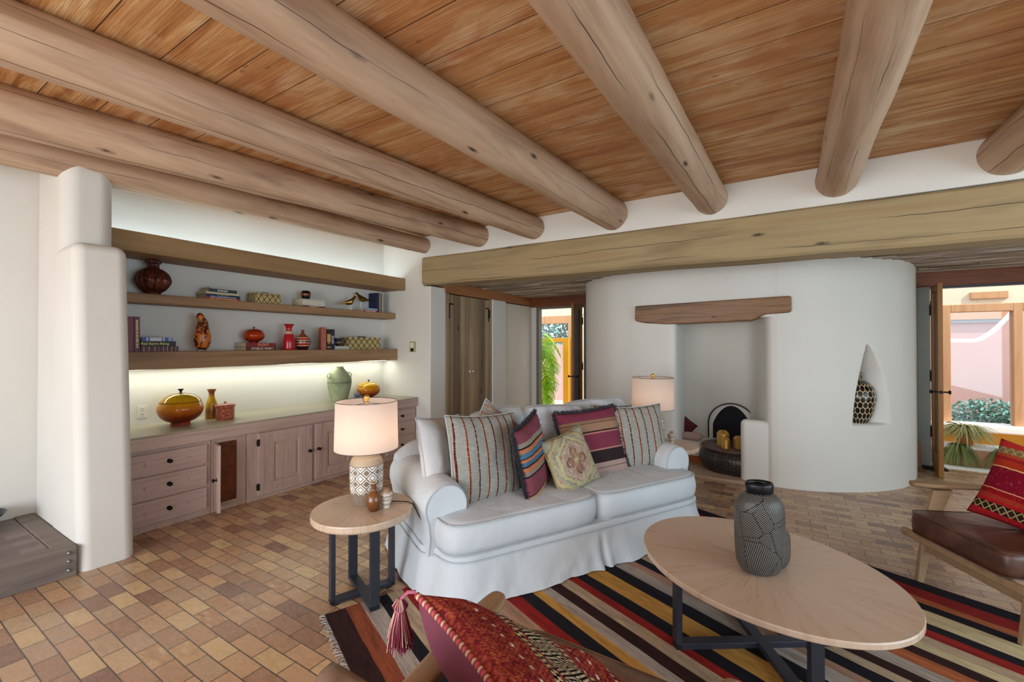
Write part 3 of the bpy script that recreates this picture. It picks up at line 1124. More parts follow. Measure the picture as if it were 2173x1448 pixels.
def plank(name, y0, y1, x0, x1, z0, z1, label, cat='shelf', kk=0):
    m = MB()
    n_ = 60
    vs, fs = [], []
    for i in range(n_ + 1):
        y = y0 + (y1 - y0) * i / n_
        d = .004 * noise.noise((y * 2.2, kk, 1)) + .002 * noise.noise((y * 14, kk, 1))
        e = .004 * noise.noise((y * 1.8, kk, 4)) + .0015 * noise.noise((y * 17, kk, 1))
        b = .006
        vs += [(x0, y, z0), (x1 - b + d, y, z0 + e), (x1 + d, y, z0 + b + e), (x1 + d, y, z1 - b), (x1 - b + d, y, z1), (x0, y, z1)]
    for i in range(n_):
        for j in range(6):
            fs.append((i * 6 + j, i * 6 + (j + 1) % 6, (i + 1) * 6 + (j + 1) % 6, (i + 1) * 6 + j))
    fs += [tuple(reversed(range(6))), tuple(range(n_ * 6, n_ * 6 + 6))]
    m.add(vs, fs)
    o = m.build(name, MT['shelfwood'])
    return tag(o, label, cat)


MT['boxbeam'] = wood('cove_beam_timber', '#6b5234', '#94754c', 'y', 0.8, 0.65, True, False, 0.3, '#a5855a')
o = plank('cove_beam', 1.26, 4.6, -4.78, -4.69, 2.345, 2.52, 'topmost long timber fascia beam over the wall shelves', 'beam', 1)
o.data.materials[0] = MT['boxbeam']
m = MB().box((-5.15, 1.28, 2.35), (-4.77, 4.6, 2.372))
o = m.build('cove_soffit', MT['shelfwood'])
tag(o, 'brown board forming the underside behind the topmost timber beam', 'board')
plank('wall_shelf', 1.26, 4.6, -5.15, -4.89, 1.93, 2.015, 'upper thick wooden wall shelf holding the brown gourd vase and the gold birds', 'shelf', 2)
o = plank('wall_shelf', 1.26, 4.6, -5.15, -4.85, 1.325, 1.488, 'lower thick wooden wall shelf with the light under it, holding the red vases', 'shelf', 3)
# LED strips: one in the cove, one under the lower shelf
light('cove_light', 'AREA', (-4.98, 2.94, 2.40), (PI, 0, 0), 6.5, (0.78, 0.95, 1.0), .16, 3.2)
light('shelf_light', 'AREA', (-4.99, 2.94, 1.315), (0, 0, 0), 4.6, (0.95, 1.0, 0.86), .10, 3.2)
MT['led'] = NM('led_strip').m
b_ = MT['led'].node_tree.nodes['Principled BSDF']
b_.inputs['Emission Color'].default_value = (1, 1, 0.8, 1)
b_.inputs['Emission Strength'].default_value = 3
o = MB().box((-5.05, 1.35, 1.317), (-5.03, 4.55, 1.326)).build('led_strip', MT['led'])
tag(o, 'thin glowing light strip under the lower wall shelf', 'light')

# ---------------------------------------------------------------- cabinets and counter
m = MB().box((-5.15, 1.28, 0.68), (-4.425, 4.6, 0.785))
wt = empty('counter', (0, 0, 0), label='long continuous counter running over all the base cabinets', cat='counter')
m.build('counter_edge', MT['cab'], wt, bevel=0.006)
MB().box((-5.15, 1.28, 0.785), (-4.428, 4.6, 0.80)).build('counter_top', MT['counter'], wt, bevel=0.004)
knobm = MB().lathe([(0.017, 0), (0.017, 0.003), (0.007, 0.006), (0.007, 0.018), (0.015, 0.024), (0.017, 0.032), (0.01, 0.038), (0, 0.039)], 16)


def knob(parent, x, y, z):
    mm = MB()
    mm.v, mm.f, mm.sm = [tuple(TR((x, y, z), (0, R(90), 0)) @ Vector(p)) for p in knobm.v], knobm.f, knobm.sm
    return mm.build('knob', MT['iron'], parent)


def bead_row(m, x, a0, a1, b, vertical, step=.018, sz=.0055):
    """row of small carved notches along y (or z when vertical) at height b"""
    t = a0
    while t < a1 - step * .5:
        if vertical:
            m.box((x - .004, b - sz, t), (x + .0035, b + sz, t + step * .55), None)
        else:
            m.box((x - .004, t, b - sz), (x + .0035, t + step * .55, b + sz), None)
        t += step


def rosette(m, x, y, z, r_):
    for i in range(8):
        a = i * PI / 4
        L = r_ * (1.6 if i % 4 == 2 else (1.0 if i % 2 == 0 else .55))
        c_, s_ = math.cos(a), math.sin(a)
        p = [(0, 0), (L * .45 * c_ - .16 * r_ * s_, L * .45 * s_ + .16 * r_ * c_), (L * c_, L * s_), (L * .45 * c_ + .16 * r_ * s_, L * .45 * s_ - .16 * r_ * c_)]
        m.add([(x, y + q[0], z + q[1]) for q in p] + [(x + .005, y + L * .4 * c_, z + L * .4 * s_)], [(0, 1, 4), (1, 2, 4), (2, 3, 4), (3, 0, 4)])


def drawer(parent, x, y0, y1, z0, z1, carved=True):
    m = MB()
    m.box((x - .03, y0, z0), (x, y1, z1))
    if carved:
        bead_row(m, x, y0 + .02, y1 - .035, z0 + .028, False)
        bead_row(m, x, y0 + .02, y1 - .035, z1 - .028, False)
        m.box((x, y0 + .01, z0 + .042), (x + .002, y1 - .03, z0 + .046))
        m.box((x, y0 + .01, z1 - .046), (x + .002, y1 - .03, z1 - .042))
        m.box((x, y0 + .01, z0 + .013), (x + .002, y1 - .03, z0 + .016))
        rosette(m, x, y1 - .14, (z0 + z1) / 2, .022)
        rosette(m, x, y0 + .12, (z0 + z1) / 2, .022)
    else:
        m.box((x, y0 + .01, z0 + .012), (x + .003, y1 - .01, z0 + .018))
    d = m.build('drawer', MT['cab'], parent, bevel=0.0025)
    knob(d, x, (y0 + y1) / 2, (z0 + z1) / 2)
    return d


def carcass(parent, x, y0, y1, z0=0.0, z1=.68, open_=None, kick=True):
    m = MB()
    xb = -5.12
    m.box((xb, y0, z0), (x - .02, y0 + .02, z1))
    m.box((xb, y1 - .02, z0), (x - .02, y1, z1))
    m.box((xb, y0 + .02, z1 - .02), (x - .02, y1 - .02, z1))
    m.box((x - .02, y0, z1 - .02), (x, y1, z1))
    m.box((xb, y0 + .02, z0), (x - .02, y1 - .02, z0 + .05))
    m.box((x - .02, y0, z0), (x, y1, z0 + .05))
    m.box((xb, y0, z0), (xb + .02, y1, z1))
    if open_:
        a, b, c_, d = open_
        m.box((x - .02, y0, z0 + .05), (x, a, z1 - .02))
        m.box((x - .02, b, z0 + .05), (x, y1, z1 - .02))
        m.box((x - .02, a, z0 + .05), (x, b, c_))
        m.box((x - .02, a, d), (x, b, z1 - .02))
    else:
        m.box((x - .02, y0, z0 + .05), (x, y1, z1 - .02))
    m.build('body', MT['cabz'], parent, bevel=0.002)


c1 = empty('drawer_cabinet', label='left base cabinet with three carved drawers beside the pier', cat='cabinet')
carcass(c1, -4.475, 1.285, 1.955)
for z0, z1 in ((.475, .645), (.275, .455), (.065, .255)):
    drawer(c1, -4.452, 1.34, 1.915, z0, z1)
c2 = empty('narrow_cabinet', label='narrow base cabinet whose small door stands open, dark inside', cat='cabinet')
carcass(c2, -4.475, 1.96, 2.265, open_=(2.0, 2.185, .07, .635))
MB().box((-5.09, 1.985, .06), (-4.5, 2.24, .655)).build('interior', MT['darkwood'], c2)
d = empty('door', (-4.462, 1.985, .045), (0, 0, R(-14)))
d.parent = c2
m = MB()
m.box((0, -.011, 0), (.19, .011, .60))
for sy in (-1,):
    m.box((.022, -.013, .08), (.125, -.011, .086))
    m.box((.022, -.013, .53), (.125, -.011, .536))
    m.box((.022, -.013, .08), (.026, -.011, .536))
    m.box((.121, -.013, .08), (.125, -.011, .536))
    m.box((.145, -.0135, .0), (.15, -.011, .6))
    m.box((.165, -.0135, .0), (.17, -.011, .6))
m.build('door_leaf', MT['cabz'], d, bevel=0.002)
# flatten: the leaf itself is the door part
leaf = d.children[0]
leaf.parent = c2
leaf.matrix_parent_inverse = Matrix.Identity(4)
leaf.location, leaf.rotation_euler = d.location.copy(), d.rotation_euler.copy()
leaf.name = 'door'
bpy.data.objects.remove(d)
leaf.name = 'door'
mm = MB()
mm.v, mm.f, mm.sm = [tuple(TR((.155, -.011, .29), (R(90), 0, 0)) @ Vector(p)) for p in knobm.v], knobm.f, knobm.sm
mm.build('knob', MT['iron'], leaf)


def panel_door(parent, x, y0, y1, z0, z1, hinge_left, rosette_on=True):
    m = MB()
    w_ = y1 - y0
    s_ = .155
    m.box((x - .025, y0, z0), (x, y0 + s_, z1))
    m.box((x - .025, y1 - s_, z0), (x, y1, z1))
    m.box((x - .025, y0 + s_, z1 - .11), (x, y1 - s_, z1))
    m.box((x - .025, y0 + s_, z0), (x, y1 - s_, z0 + .11))
    for yy in (y0 + .045, y0 + .125, y1 - .045, y1 - .125):
        bead_row(m, x, z0 + .03, z1 - .03, yy, True, .016, .007)
    for yy in (y0 + .02, y0 + .068, y0 + .085, y0 + .10, y1 - .02, y1 - .068, y1 - .085, y1 - .10):
        m.box((x, yy - .0015, z0 + .01), (x + .003, yy + .0015, z1 - .01))
    for zz in (z1 - .045, z1 - .07, z0 + .045, z0 + .07):
        bead_row(m, x, y0 + s_ + .01, y1 - s_ - .01, zz, False)
    m.box((x - .03, y0 + s_, z0 + .11), (x - .012, y1 - s_, z1 - .11))
    m.box((x - .012, y0 + s_ + .03, z0 + .14), (x - .004, y1 - s_ - .03, z1 - .14))
    if rosette_on:
        rosette(m, x - .004, (y0 + y1) / 2, (z0 + z1) / 2, .045)
    d = m.build('door', MT['cabz'], parent, bevel=0.0025)
    knob(d, x, (y1 - .035) if hinge_left else (y0 + .035), (z0 + z1) / 2 + .03)
    for zz in (z0 + .09, z1 - .09):
        h = MB()
        yy = y0 - .006 if hinge_left else y1 + .006
        h.lathe([(.007, -.035), (.007, .035)], 8, TR((x + .004, yy, zz)))
        h.box((x - .002, yy - .014, zz - .03), (x + .004, yy + .014, zz + .03))
        h.build('hinge', MT['iron'], d)
    return d


c3 = empty('double_door_cabinet', label='wide base cabinet with two carved panel doors, set forward in the middle', cat='cabinet')
carcass(c3, -4.452, 2.27, 3.66)
panel_door(c3, -4.428, 2.365, 2.945, .045, .665, True)
panel_door(c3, -4.428, 2.985, 3.565, .045, .665, False)
c4 = empty('narrow_cabinet', label='narrow closed base cabinet mostly behind the lamp shade', cat='cabinet')
carcass(c4, -4.475, 3.665, 3.995)
m = MB()
m.box((-4.475, 3.73, .05), (-4.452, 3.93, .645))
m.box((-4.452, 3.76, .12), (-4.449, 3.84, .57))
m.build('door', MT['cabz'], c4, bevel=.0025)
c5 = empty('drawer_cabinet', label='right base cabinet with three plain drawers ending at the far wall', cat='cabinet')
carcass(c5, -4.475, 4.0, 4.595)
for z0, z1 in ((.495, .645), (.30, .475), (.07, .28)):
    drawer(c5, -4.458, 4.05, 4.565, z0, z1, False)

# outlet, thermostat
r_ = empty('wall_outlet', (-5.15, 1.665, .915), label='white double socket outlet above the counter left of the amber pot', cat='outlet')
MB().box((0, -.04, -.06), (.006, .04, .06)).build('cover_plate', MT['whiteglaze'], r_, bevel=.003)
for z in (.024, -.024):
    so = MB().box((.004, -.017, z - .018), (.009, .017, z + .018)).build('socket', MT['whiteglaze'], r_, bevel=.003)
    MB().box((.008, -.008, z - .003), (.0095, -.005, z + .009)).build('slot', MT['iron'], so)
    MB().box((.008, .005, z - .003), (.0095, .008, z + .009)).build('slot', MT['iron'], so)
    MB().box((.008, -.002, z - .012), (.0095, .002, z - .008)).build('slot', MT['iron'], so)
r_ = empty('thermostat', (-4.53, 4.6, 1.52), label='small beige thermostat on the white wall right of the shelves', cat='thermostat')
MB().box((-.05, -.022, -.075), (.05, 0, .075)).build('body', plain('beige_plastic', '#a89c74', 0.4), r_, bevel=.004)
MB().box((-.03, -.0235, -.065), (.022, -.022, -.022)).build('display', MT['iron'], r_)
MB().box((-.04, -.024, -.01), (.03, -.022, .06)).build('cover', MT['whiteglaze'], r_, bevel=.002)

# brick-topped step at the left
st = empty('step_platform', (0, 0, 0), label='low brick topped step edged with bolted weathered timber, left of the pier', cat='step')
m = MB()
m.box((-4.16, -.8, 0), (-4.05, .965, .195))
m.build('edge_beam', MT['greywood'], st, bevel=.006)
o = MB().box((-5.15, .86, .0), (-4.165, .965, .193)).build('edge_board', MT['greywood'], st, bevel=.005)
MB().box((-5.15, -.8, 0), (-4.165, .855, .185)).build('brick_top', MT['brick_grey'], st)
zb_ = plain('zinc_bolt', '#8d9096', .35, .8)
for z in (.16, .105, .045):
    MB().lathe([(.012, 0), (.011, .004), (.006, .009), (0, .01)], 12, TR((-4.05, .925, z), (0, R(90), 0))).build('bolt', zb_, st)
r_ = MB().lathe([(.035, 0), (.05, .004), (.075, .02), (.13, .07), (.165, .115), (.175, .12), (.165, .105), (.11, .045), (0, .02)], 40).build('bowl', plain('dark_blue_bowl', '#1c1f33', .3, .2))
r_.location = (-4.98, .62, .188)
tag(r_, 'dark blue metal bowl on the brick step at the left edge', 'bowl')
r_ = MB().lathe([(.03, 0), (.045, .004), (.09, .06), (.105, .09), (.098, .085), (.05, .02), (0, .015)], 32).build('bowl', plain('grey_bowl', '#55606a', .35, .3))
r_.location = (-4.98, .62, .225)
tag(r_, 'smaller grey bowl nested inside the dark blue bowl', 'bowl')

# ---------------------------------------------------------------- things on the shelves
def prof(*p):
    return smoothprof(p)


def smoothprof(p, n=5):
    pts = smoothpoly([(a[0], a[1]) for a in p], n)
    return [(max(0.0, q[0]), q[1]) for q in pts]


def glazemat(name, stops, z0, z1, rough=.15, nz=.12, ns=14):
    """glaze that changes with the height of the pot"""
    k = NM(name, rough)
    x, y, z = k.sep(k.tc())
    t = k.math('DIVIDE', k.math('SUBTRACT', z, z0), z1 - z0)
    t = k.math('ADD', t, k.math('MULTIPLY', k.math('SUBTRACT', k.noise(k.tc(), ns, 3), .5), nz))
    k.col(k.ramp(t, stops))
    return k.m


Z2, Z3, ZC = 2.012, 1.486, .80
# ribbed brown gourd vase
k = NM('gourd_brown', .35)
n = k.noise(k.tc(), 30, 4, .7)
k.col(k.ramp(n, [(.35, '#2c0f0c'), (.55, '#5a2415'), (.72, '#8a4a24')]))
k.bump(n, .3, .004)
MT['gourd'] = k.m
o = MB().lathe(smoothprof([(.055, 0), (.06, .015), (.058, .025), (.10, .06), (.135, .12), (.137, .155), (.115, .21), (.075, .245), (.05, .255), (.045, .29), (.06, .305), (.06, .325), (.045, .33)]), 96, ribs=10, ramp=.13).build('gourd_vase', MT['gourd'])
o.location = (-5.02, 1.70, Z2)
tag(o, 'dark brown ribbed gourd shaped vase at the left of the upper shelf', 'vase')

PAPER = plain('page_edges', '#cfc3a4', .8, 0, .15, 60, .2)


def book(loc, L, D, T, color, label, standing=False, lean=0, yaw=0, group=None, title=None, pages=None, tcol='#e8d9a8', back=None, bsize=None, ty=0.0, bands=None):
    """a book; spine faces +x. lying: length along y. standing: length along z."""
    if standing:
        M_ = Matrix.Translation(loc) @ Matrix.Rotation(yaw, 4, 'Z') @ Matrix.Rotation(lean, 4, 'X')
    else:
        M_ = Matrix.Translation(loc) @ Matrix.Rotation(yaw, 4, 'Z')
    r_ = empty('book', M=M_, label=label, cat='book', group=group)
    cm = plain('book_cloth', color, .45, 0, .08, 40, .05)
    c = MB()
    pg = MB()
    title_marks = None
    if title and title not in ('FLIGHT', 'WORLD WAR I', 'Red Storm Rising'):
        title_marks, title = len(title), None
    ct = .0022
    if standing:
        c.box((-D, 0, 0), (0, ct, L))
        c.box((-D, T - ct, 0), (0, T, L))
        c.box((-.004, 0, 0), (.001, T, L))
        pg.box((-D + .004, ct, .003), (-.004, T - ct, L - .003))
    else:
        c.box((-D, 0, 0), (0, L, ct))
        c.box((-D, 0, T - ct), (0, L, T))
        c.box((-.004, 0, 0), (.001, L, T))
        pg.box((-D + .004, .003, ct), (-.004, L - .003, T - ct))
    c.build('cover', cm, r_, bevel=.001)
    pg.build('pages', pages or PAPER, r_)
    tm = None
    if title:
        tm = plain('title_ink', tcol, .5, 0, 0, 10, 0)
        rot = (R(90), 0, R(90))
        if standing:
            rot = (R(90), R(90), R(90))
            rot = Matrix.Rotation(R(90), 4, 'Z') @ Matrix.Rotation(R(90), 4, 'X') @ Matrix.Rotation(R(-90), 4, 'Z')
            rot = rot.to_euler()
            text_part(title, bsize or T * .6, tm, r_, (.0022, T / 2, L / 2 + ty), rot, 'spine_title')
        else:
            text_part(title, bsize or T * .62, tm, r_, (.0022, L / 2 + ty, T / 2), rot, 'spine_title', bold=.0003)
    if title_marks:
        # the real lettering is too small to read in the photograph: short worn dashes
        b = MB()
        rs = random.Random(title_marks * 7 + int(L * 1000))
        hh = min(bsize or T * .5, T * .6) * .5
        t = L * .12 if title_marks > 12 else L * .3
        end = L * .88 if title_marks > 12 else L * .66
        while t < end:
            wd_ = rs.uniform(.004, .014)
            if standing:
                b.box((.0008, T / 2 - hh, t), (.0022, T / 2 + hh, t + wd_))
            else:
                b.box((.0008, t, T / 2 - hh), (.0022, t + wd_, T / 2 + hh))
            t += wd_ + rs.choice([.002, .002, .007])
        b.build('spine_lettering', plain('title_ink', tcol, .5, 0, .1, 300, 0), r_)
    if bands:
        b = MB()
        bm_ = plain('band_ink', bands[0], .5, 0, 0, 10, 0)
        for a0, a1 in bands[1]:
            if standing:
                b.box((.0008, .001, a0), (.0024, T - .001, a1))
            else:
                b.box((.0008, a0, .001), (.0024, a1, T - .001))
        b.build('spine_band', bm_, r_)
    return r_


# upper shelf, left stack
g = 'books stacked on the upper shelf'
z = Z2
for (T, L, D, y, c_, lb, tt, tc_) in [
    (.022, .335, .25, 2.10, '#c24a1e', 'orange book at the bottom of the tall stack on the upper shelf', 'HISTORY  |  THE ISLAND ADVENTURE', '#f0b070'),
    (.019, .33, .25, 2.105, '#22305e', 'navy book second from the bottom of the tall stack on the upper shelf', 'CONTEMPORARY PAINTERS', '#b8c6e6'),
    (.017, .32, .24, 2.11, '#1d3238', 'dark teal book in the middle of the tall stack on the upper shelf', 'MAYAN', '#7d9a86'),
    (.021, .32, .24, 2.10, '#c9bda0', 'cream book under the thick dark green one in the tall stack', None, None),
    (.034, .27, .19, 2.13, '#2d3f42', 'thick dark green book near the top of the tall stack with pale lettering', 'MARIA CALLAS', '#cfd6cc'),
    (.012, .245, .17, 2.14, '#b9b3b0', 'thin pale grey book on the very top of the tall stack', None, None)]:
    # the longest titles are illegible in the photograph, so only short marks are set
    book((-4.93, y, z), L, D, T, c_, lb, title=None if tt is None else tt, tcol=tc_ or '#ffffff', group=g, yaw=R(1.5), bsize=T * .5)
    z += T
# trellis boxes


def trellis(name, n_u, n_v, L, H):
    k = NM(name, .4)
    x, y, z = k.sep(k.tc())
    u = k.math('MULTIPLY', k.math('ADD', x, y), n_u / L)
    v = k.math('MULTIPLY', z, n_v / H)
    a = k.math('ABSOLUTE', k.math('SUBTRACT', k.math('FRACT', k.math('ADD', u, v)), .5))
    b = k.math('ABSOLUTE', k.math('SUBTRACT', k.math('FRACT', k.math('SUBTRACT', u, v)), .5))
    d = k.math('MAXIMUM', a, b)
    line = k.ramp(d, [(.425, 0.0), (.44, 1.0)])
    dm = k.math('MAXIMUM', k.math('ABSOLUTE', k.math('SUBTRACT', a, 0.0)), b)
    cen = k.ramp(dm, [(.06, 1.0), (.09, 0.0)])
    n = k.noise(k.tc(), 60, 2)
    base = k.mix(n, '#a98c50', '#d8c890')
    c = k.mix(k.math('MULTIPLY', cen, .6), base, '#6c5420')
    c = k.mix(line, c, '#16100c')
    k.col(c)
    k.b.inputs['Metallic'].default_value = .25
    return k.m


def trellis_box(loc, L, H, D, nu, nv, label, handle):
    r_ = empty('decorative_box', loc, label=label, cat='box', group=None)
    mt = trellis('trellis_inlay', nu, nv, L, H)
    MB().box((-D, 0, 0), (0, L, H * .8)).build('body', mt, r_, bevel=.003)
    MB().box((-D - .002, -.002, H * .8 + .002), (.002, L + .002, H)).build('lid', mt, r_, bevel=.003)
    if handle:
        MB().box((-D / 2 - .01, L * .38, H), (-D / 2 + .01, L * .62, H + .014)).build('handle', MT['iron'], r_, bevel=.003)


trellis_box((-4.93, 2.59, Z2), .285, .118, .15, 4.5, 1.3, 'gold and black trellis pattern box in the middle of the upper shelf', True)
trellis_box((-4.90, 3.80, Z3), .52, .165, .16, 5.5, 1.6, 'long gold and black trellis pattern box at the right of the lower shelf', True)
# white books with small pot
z = Z2
for T, L, c_, lb in [(.020, .31, '#6a1c24', 'maroon bottom book of the white stack on the upper shelf'), (.026, .305, '#cfcabb', 'white book resting on the maroon one, upper shelf'), (.026, .305, '#d6d1c2', 'white book in the middle of the white stack, upper shelf'), (.026, .30, '#cbc5b4', 'white book on top of the white stack, under the black pot')]:
    book((-4.93, 3.145, z), L, .26, T, c_, lb, group='books stacked on the upper shelf', yaw=R(1), title='MUSEUM' if T == .020 else None, tcol='#e6c9b8', bsize=.014, ty=-.03)
    z += T
o = MB().lathe(smoothprof([(.040, 0), (.047, .02), (.057, .055), (.054, .085), (.042, .104), (.036, .104), (.03, .09)]), 32).build('small_pot', glazemat('dark_pot_glaze', [(0, '#15131a'), (.38, '#1a161c'), (.5, '#8a4a26'), (.66, '#7a2c18'), (.74, '#15131a')], 0, .104, .12, .06))
o.location = (-5.0, 3.23, z)
tag(o, 'small black round pot with a rust band on the white book stack', 'pot')


def bird(loc, yaw, zs, label):
    r_ = empty('bird_figurine', loc, (0, 0, yaw), label, 'figurine', 'gold bird figurines')
    m = MB()
    P = [(-.155, zs + .012, .010, .004), (-.11, zs + .018, .014, .006), (-.07, zs + .028, .022, .016), (-.03, zs + .036, .036, .034), (.01, zs + .045, .042, .044), (.04, zs + .068, .038, .042), (.058, zs + .10, .028, .032), (.072, zs + .118, .018, .02), (.088, zs + .116, .006, .006), (.10, zs + .112, .001, .001)]
    vs, fs = [], []
    n_ = 9
    for (x, z_, ry, rz) in P:
        for j in range(n_):
            a = 2 * PI * j / n_
            vs.append((x, ry * math.cos(a), z_ + rz * math.sin(a)))
    for i in range(len(P) - 1):
        for j in range(n_):
            k2 = (j + 1) % n_
            fs.append((i * n_ + j, i * n_ + k2, (i + 1) * n_ + k2, (i + 1) * n_ + j))
    m.add(vs, fs, False)
    m.add(vs[:n_], [tuple(reversed(range(n_)))])
    m.build('body', MT['darkgold'], r_)
    m = MB().tube([(0.01, 0, 0), (0.01, 0, zs + .01)], .007, 8)
    m.build('stand', MT['whiteglaze'], r_)
    return r_


bird((-4.96, 3.845, Z2), R(75), .072, 'faceted gold bird on a white peg, facing right on the upper shelf')
book((-4.93, 4.05, Z2), .25, .23, .028, '#a4232c', 'red book at the bottom of the small stack under the second gold bird', yaw=R(2), title='PUBLIC GARDENS', tcol='#f0d8d0', bsize=.013)
book((-4.93, 4.05, Z2 + .028), .25, .23, .026, '#8aa6c8', 'light blue book under the second gold bird', yaw=R(2))
bird((-5.0, 4.075, Z2 + .054), R(-130), .085, 'faceted gold bird standing on the light blue book')
book((-4.965, 4.315, Z2), .29, .18, .03, '#1a1c44', 'navy upright book standing at the right end of the upper shelf', standing=True, title=None)
book((-4.95, 4.345, Z2), .29, .18, .024, '#8d826c', 'grey brown upright book to the right of the navy one', standing=True)
book((-4.95, 4.369, Z2), .285, .18, .022, '#6b5a44', 'brown upright book last in the row on the upper shelf', standing=True)

# lower shelf
for i, (y, c_, lb, tt) in enumerate([(1.435, '#6e2c33', 'leftmost of the three tall maroon books, gold title', 'THE COLLECTION'), (1.480, '#702a38', 'middle of the three tall maroon books, plain spine', None), (1.525, '#5c2733', 'rightmost of the three tall maroon books, gold title', 'THE COLLECTION')]):
    book((-4.90, y, Z3), .315, .2, .042, c_, lb, standing=True, title=tt, tcol='#e2c38c', bsize=.017, ty=-.04, lean=R(.6))
zz = Z3
book((-4.895, 1.572, zz), .285, .21, .050, '#4e1521', 'maroon book with cream bands at the bottom of the small stack on the lower shelf', title=None, bands=('#d8b9a4', [(.018, .022), (.055, .059), (.1, .104), (.133, .1345), (.165, .169), (.195, .199), (.23, .234), (.262, .266)]))
book((-4.895, 1.575, zz + .050), .262, .19, .047, '#16161f', 'black book with yellow lettering in the small stack on the lower shelf', title='Red Storm Rising', tcol='#e8dc6c', bsize=.030, ty=-.03)
book((-4.895, 1.575, zz + .097), .235, .18, .034, '#38589c', 'blue and white book topmost of the small stack on the lower shelf', title=None, bands=('#c9cdd8', [(.035, .048), (.06, .15), (.16, .172), (.205, .212), (.218, .225)]))
# carved gourd figure
k = NM('carved_gourd', .3)
x, y, z = k.sep(k.tc())
n = k.noise(k.tc(), 13, 2, .5, 1.6)
blot = k.ramp(n, [(.50, 0.0), (.53, 1.0)])
out = k.ramp(k.math('ABSOLUTE', k.math('SUBTRACT', n, .52)), [(0.0, 1.0), (.02, 0.0)])
c = k.mix(blot, '#c8702a', '#4e160e')
c = k.mix(out, c, '#24080a')
zb = k.ramp(k.math('DIVIDE', z, .39), [(0, 1.0), (.06, 1.0), (.08, 0.0), (.60, 0.0), (.61, 1.0), (.625, 1.0), (.635, 0.0), (.70, 0.0), (.71, 1.0), (.725, 1.0), (.735, 0.0)], 'CONSTANT')
zig = k.math('ABSOLUTE', k.math('SUBTRACT', k.math('FRACT', k.math('MULTIPLY', y, 36.0)), .5))
c = k.mix(zb, c, '#3a100c')
k.col(c)
MT['carved'] = k.m
cg = empty('carved_gourd', (-4.97, 2.09, Z3), label='orange and dark brown carved gourd figure on a black wire foot', cat='figurine')
m = MB()
P = [(0, .015, .004), (0, .02, .035), (0, .05, .06), (0, .10, .073), (0, .16, .073), (0, .21, .062), (.0, .25, .052), (.004, .285, .046), (-.006, .315, .04), (-.018, .345, .036), (-.022, .37, .026), (-.02, .385, .006)]
PP = smoothpoly([(a, b, c_) for a, b, c_ in P], 4)
vs, fs = [], []
for p in PP:
    for j in range(28):
        a = 2 * PI * j / 28
        vs.append((p[2] * math.cos(a) * .9, p[0] + p[2] * math.sin(a), p[1]))
for i in range(len(PP) - 1):
    for j in range(28):
        k2 = (j + 1) % 28
        fs.append((i * 28 + j, i * 28 + k2, (i + 1) * 28 + k2, (i + 1) * 28 + j))
m.add(vs, fs, True)
m.build('body', MT['carved'], cg)
m = MB()
for a in (R(20), R(140), R(260)):
    m.tube([(.02 * math.cos(a), .02 * math.sin(a), .03), (.05 * math.cos(a), .05 * math.sin(a), .0025)], .003, 6)
m.build('foot', MT['iron'], cg)
book((-4.90, 2.475, Z3), .33, .24, .042, '#5a1a22', 'dark red book titled in cream capitals, lower of the pair under the orange pot', title='WORLD WAR I', tcol='#ead8c0', bsize=.036, ty=.01)
book((-4.90, 2.475, Z3 + .042), .33, .24, .042, '#7c2426', 'red book titled in cream capitals, directly under the orange lidded pot', title='FLIGHT', tcol='#e8a878', bsize=.037, ty=.02)


def lidded_pot(loc, R_, H, stops, label, name='lidded_pot'):
    """squashed globe on a ring foot with a lid and small black knob"""
    r_ = empty(name, loc, label=label, cat='pot')
    mt = glazemat('pot_glaze', stops, 0, H, .1, .25, 9)
    hb = H * .66
    pf = [(R_ * .42, 0), (R_ * .44, H * .05), (R_ * .43, H * .09), (R_ * .66, H * .15), (R_ * .88, H * .27), (R_, H * .45), (R_ * .985, H * .57), (R_ * .90, H * .69)]
    MB().lathe(smoothprof(pf), 56, capt=False).build('body', mt, r_)
    lf = [(R_ * .905, H * .705), (R_ * .91, H * .72), (R_ * .74, H * .84), (R_ * .46, H * .93), (R_ * .15, H * .965), (0.0, H * .97)]
    MB().lathe(smoothprof(lf), 56).build('lid', mt, r_)
    s_ = H * .1
    MB().lathe([(s_ * .3, H * .96), (s_ * .3, H * 1.02), (s_ * .75, H * 1.06), (s_ * .7, H * 1.085), (0, H * 1.085)], 16).build('knob', MT['iron'], r_)
    return r_


AMB = [(0.0, '#b8482c'), (.10, '#6c1c08'), (.28, '#7c2a08'), (.46, '#b8620c'), (.62, '#c8860c'), (.8, '#c79a10'), (1, '#a88c10')]
lidded_pot((-5.02, 2.62, Z3 + .084), .106, .165, [(0, '#7c1a10'), (.2, '#8c2410'), (.5, '#b03a10'), (.7, '#a83010'), (1, '#86200e')], 'glossy orange red lidded pot on two red books', 'lidded_pot')
o = MB().lathe(smoothprof([(.062, 0), (.066, .03), (.066, .10), (.055, .165), (.042, .205), (.034, .225), (.032, .255), (.042, .285), (.06, .305), (.056, .305), (.036, .28), (.028, .25)]), 40).build('red_vase', glazemat('red_vase_glaze', [(0, '#b01c28'), (.615, '#b01c28'), (.62, '#cbb8a0'), (.72, '#cbb8a0'), (.725, '#b81e26'), (1, '#a8161e')], 0, .31, .15, .0))
o.location = (-4.95, 2.985, Z3)
tag(o, 'tall red vase with a cream band at its waist and flared rim', 'vase')
m = MB().lathe(smoothprof([(.05, 0), (.058, .01), (.085, .06), (.092, .10), (.085, .135), (.06, .165), (.03, .19), (.018, .21), (.015, .235), (.018, .245), (.012, .245)]), 40)
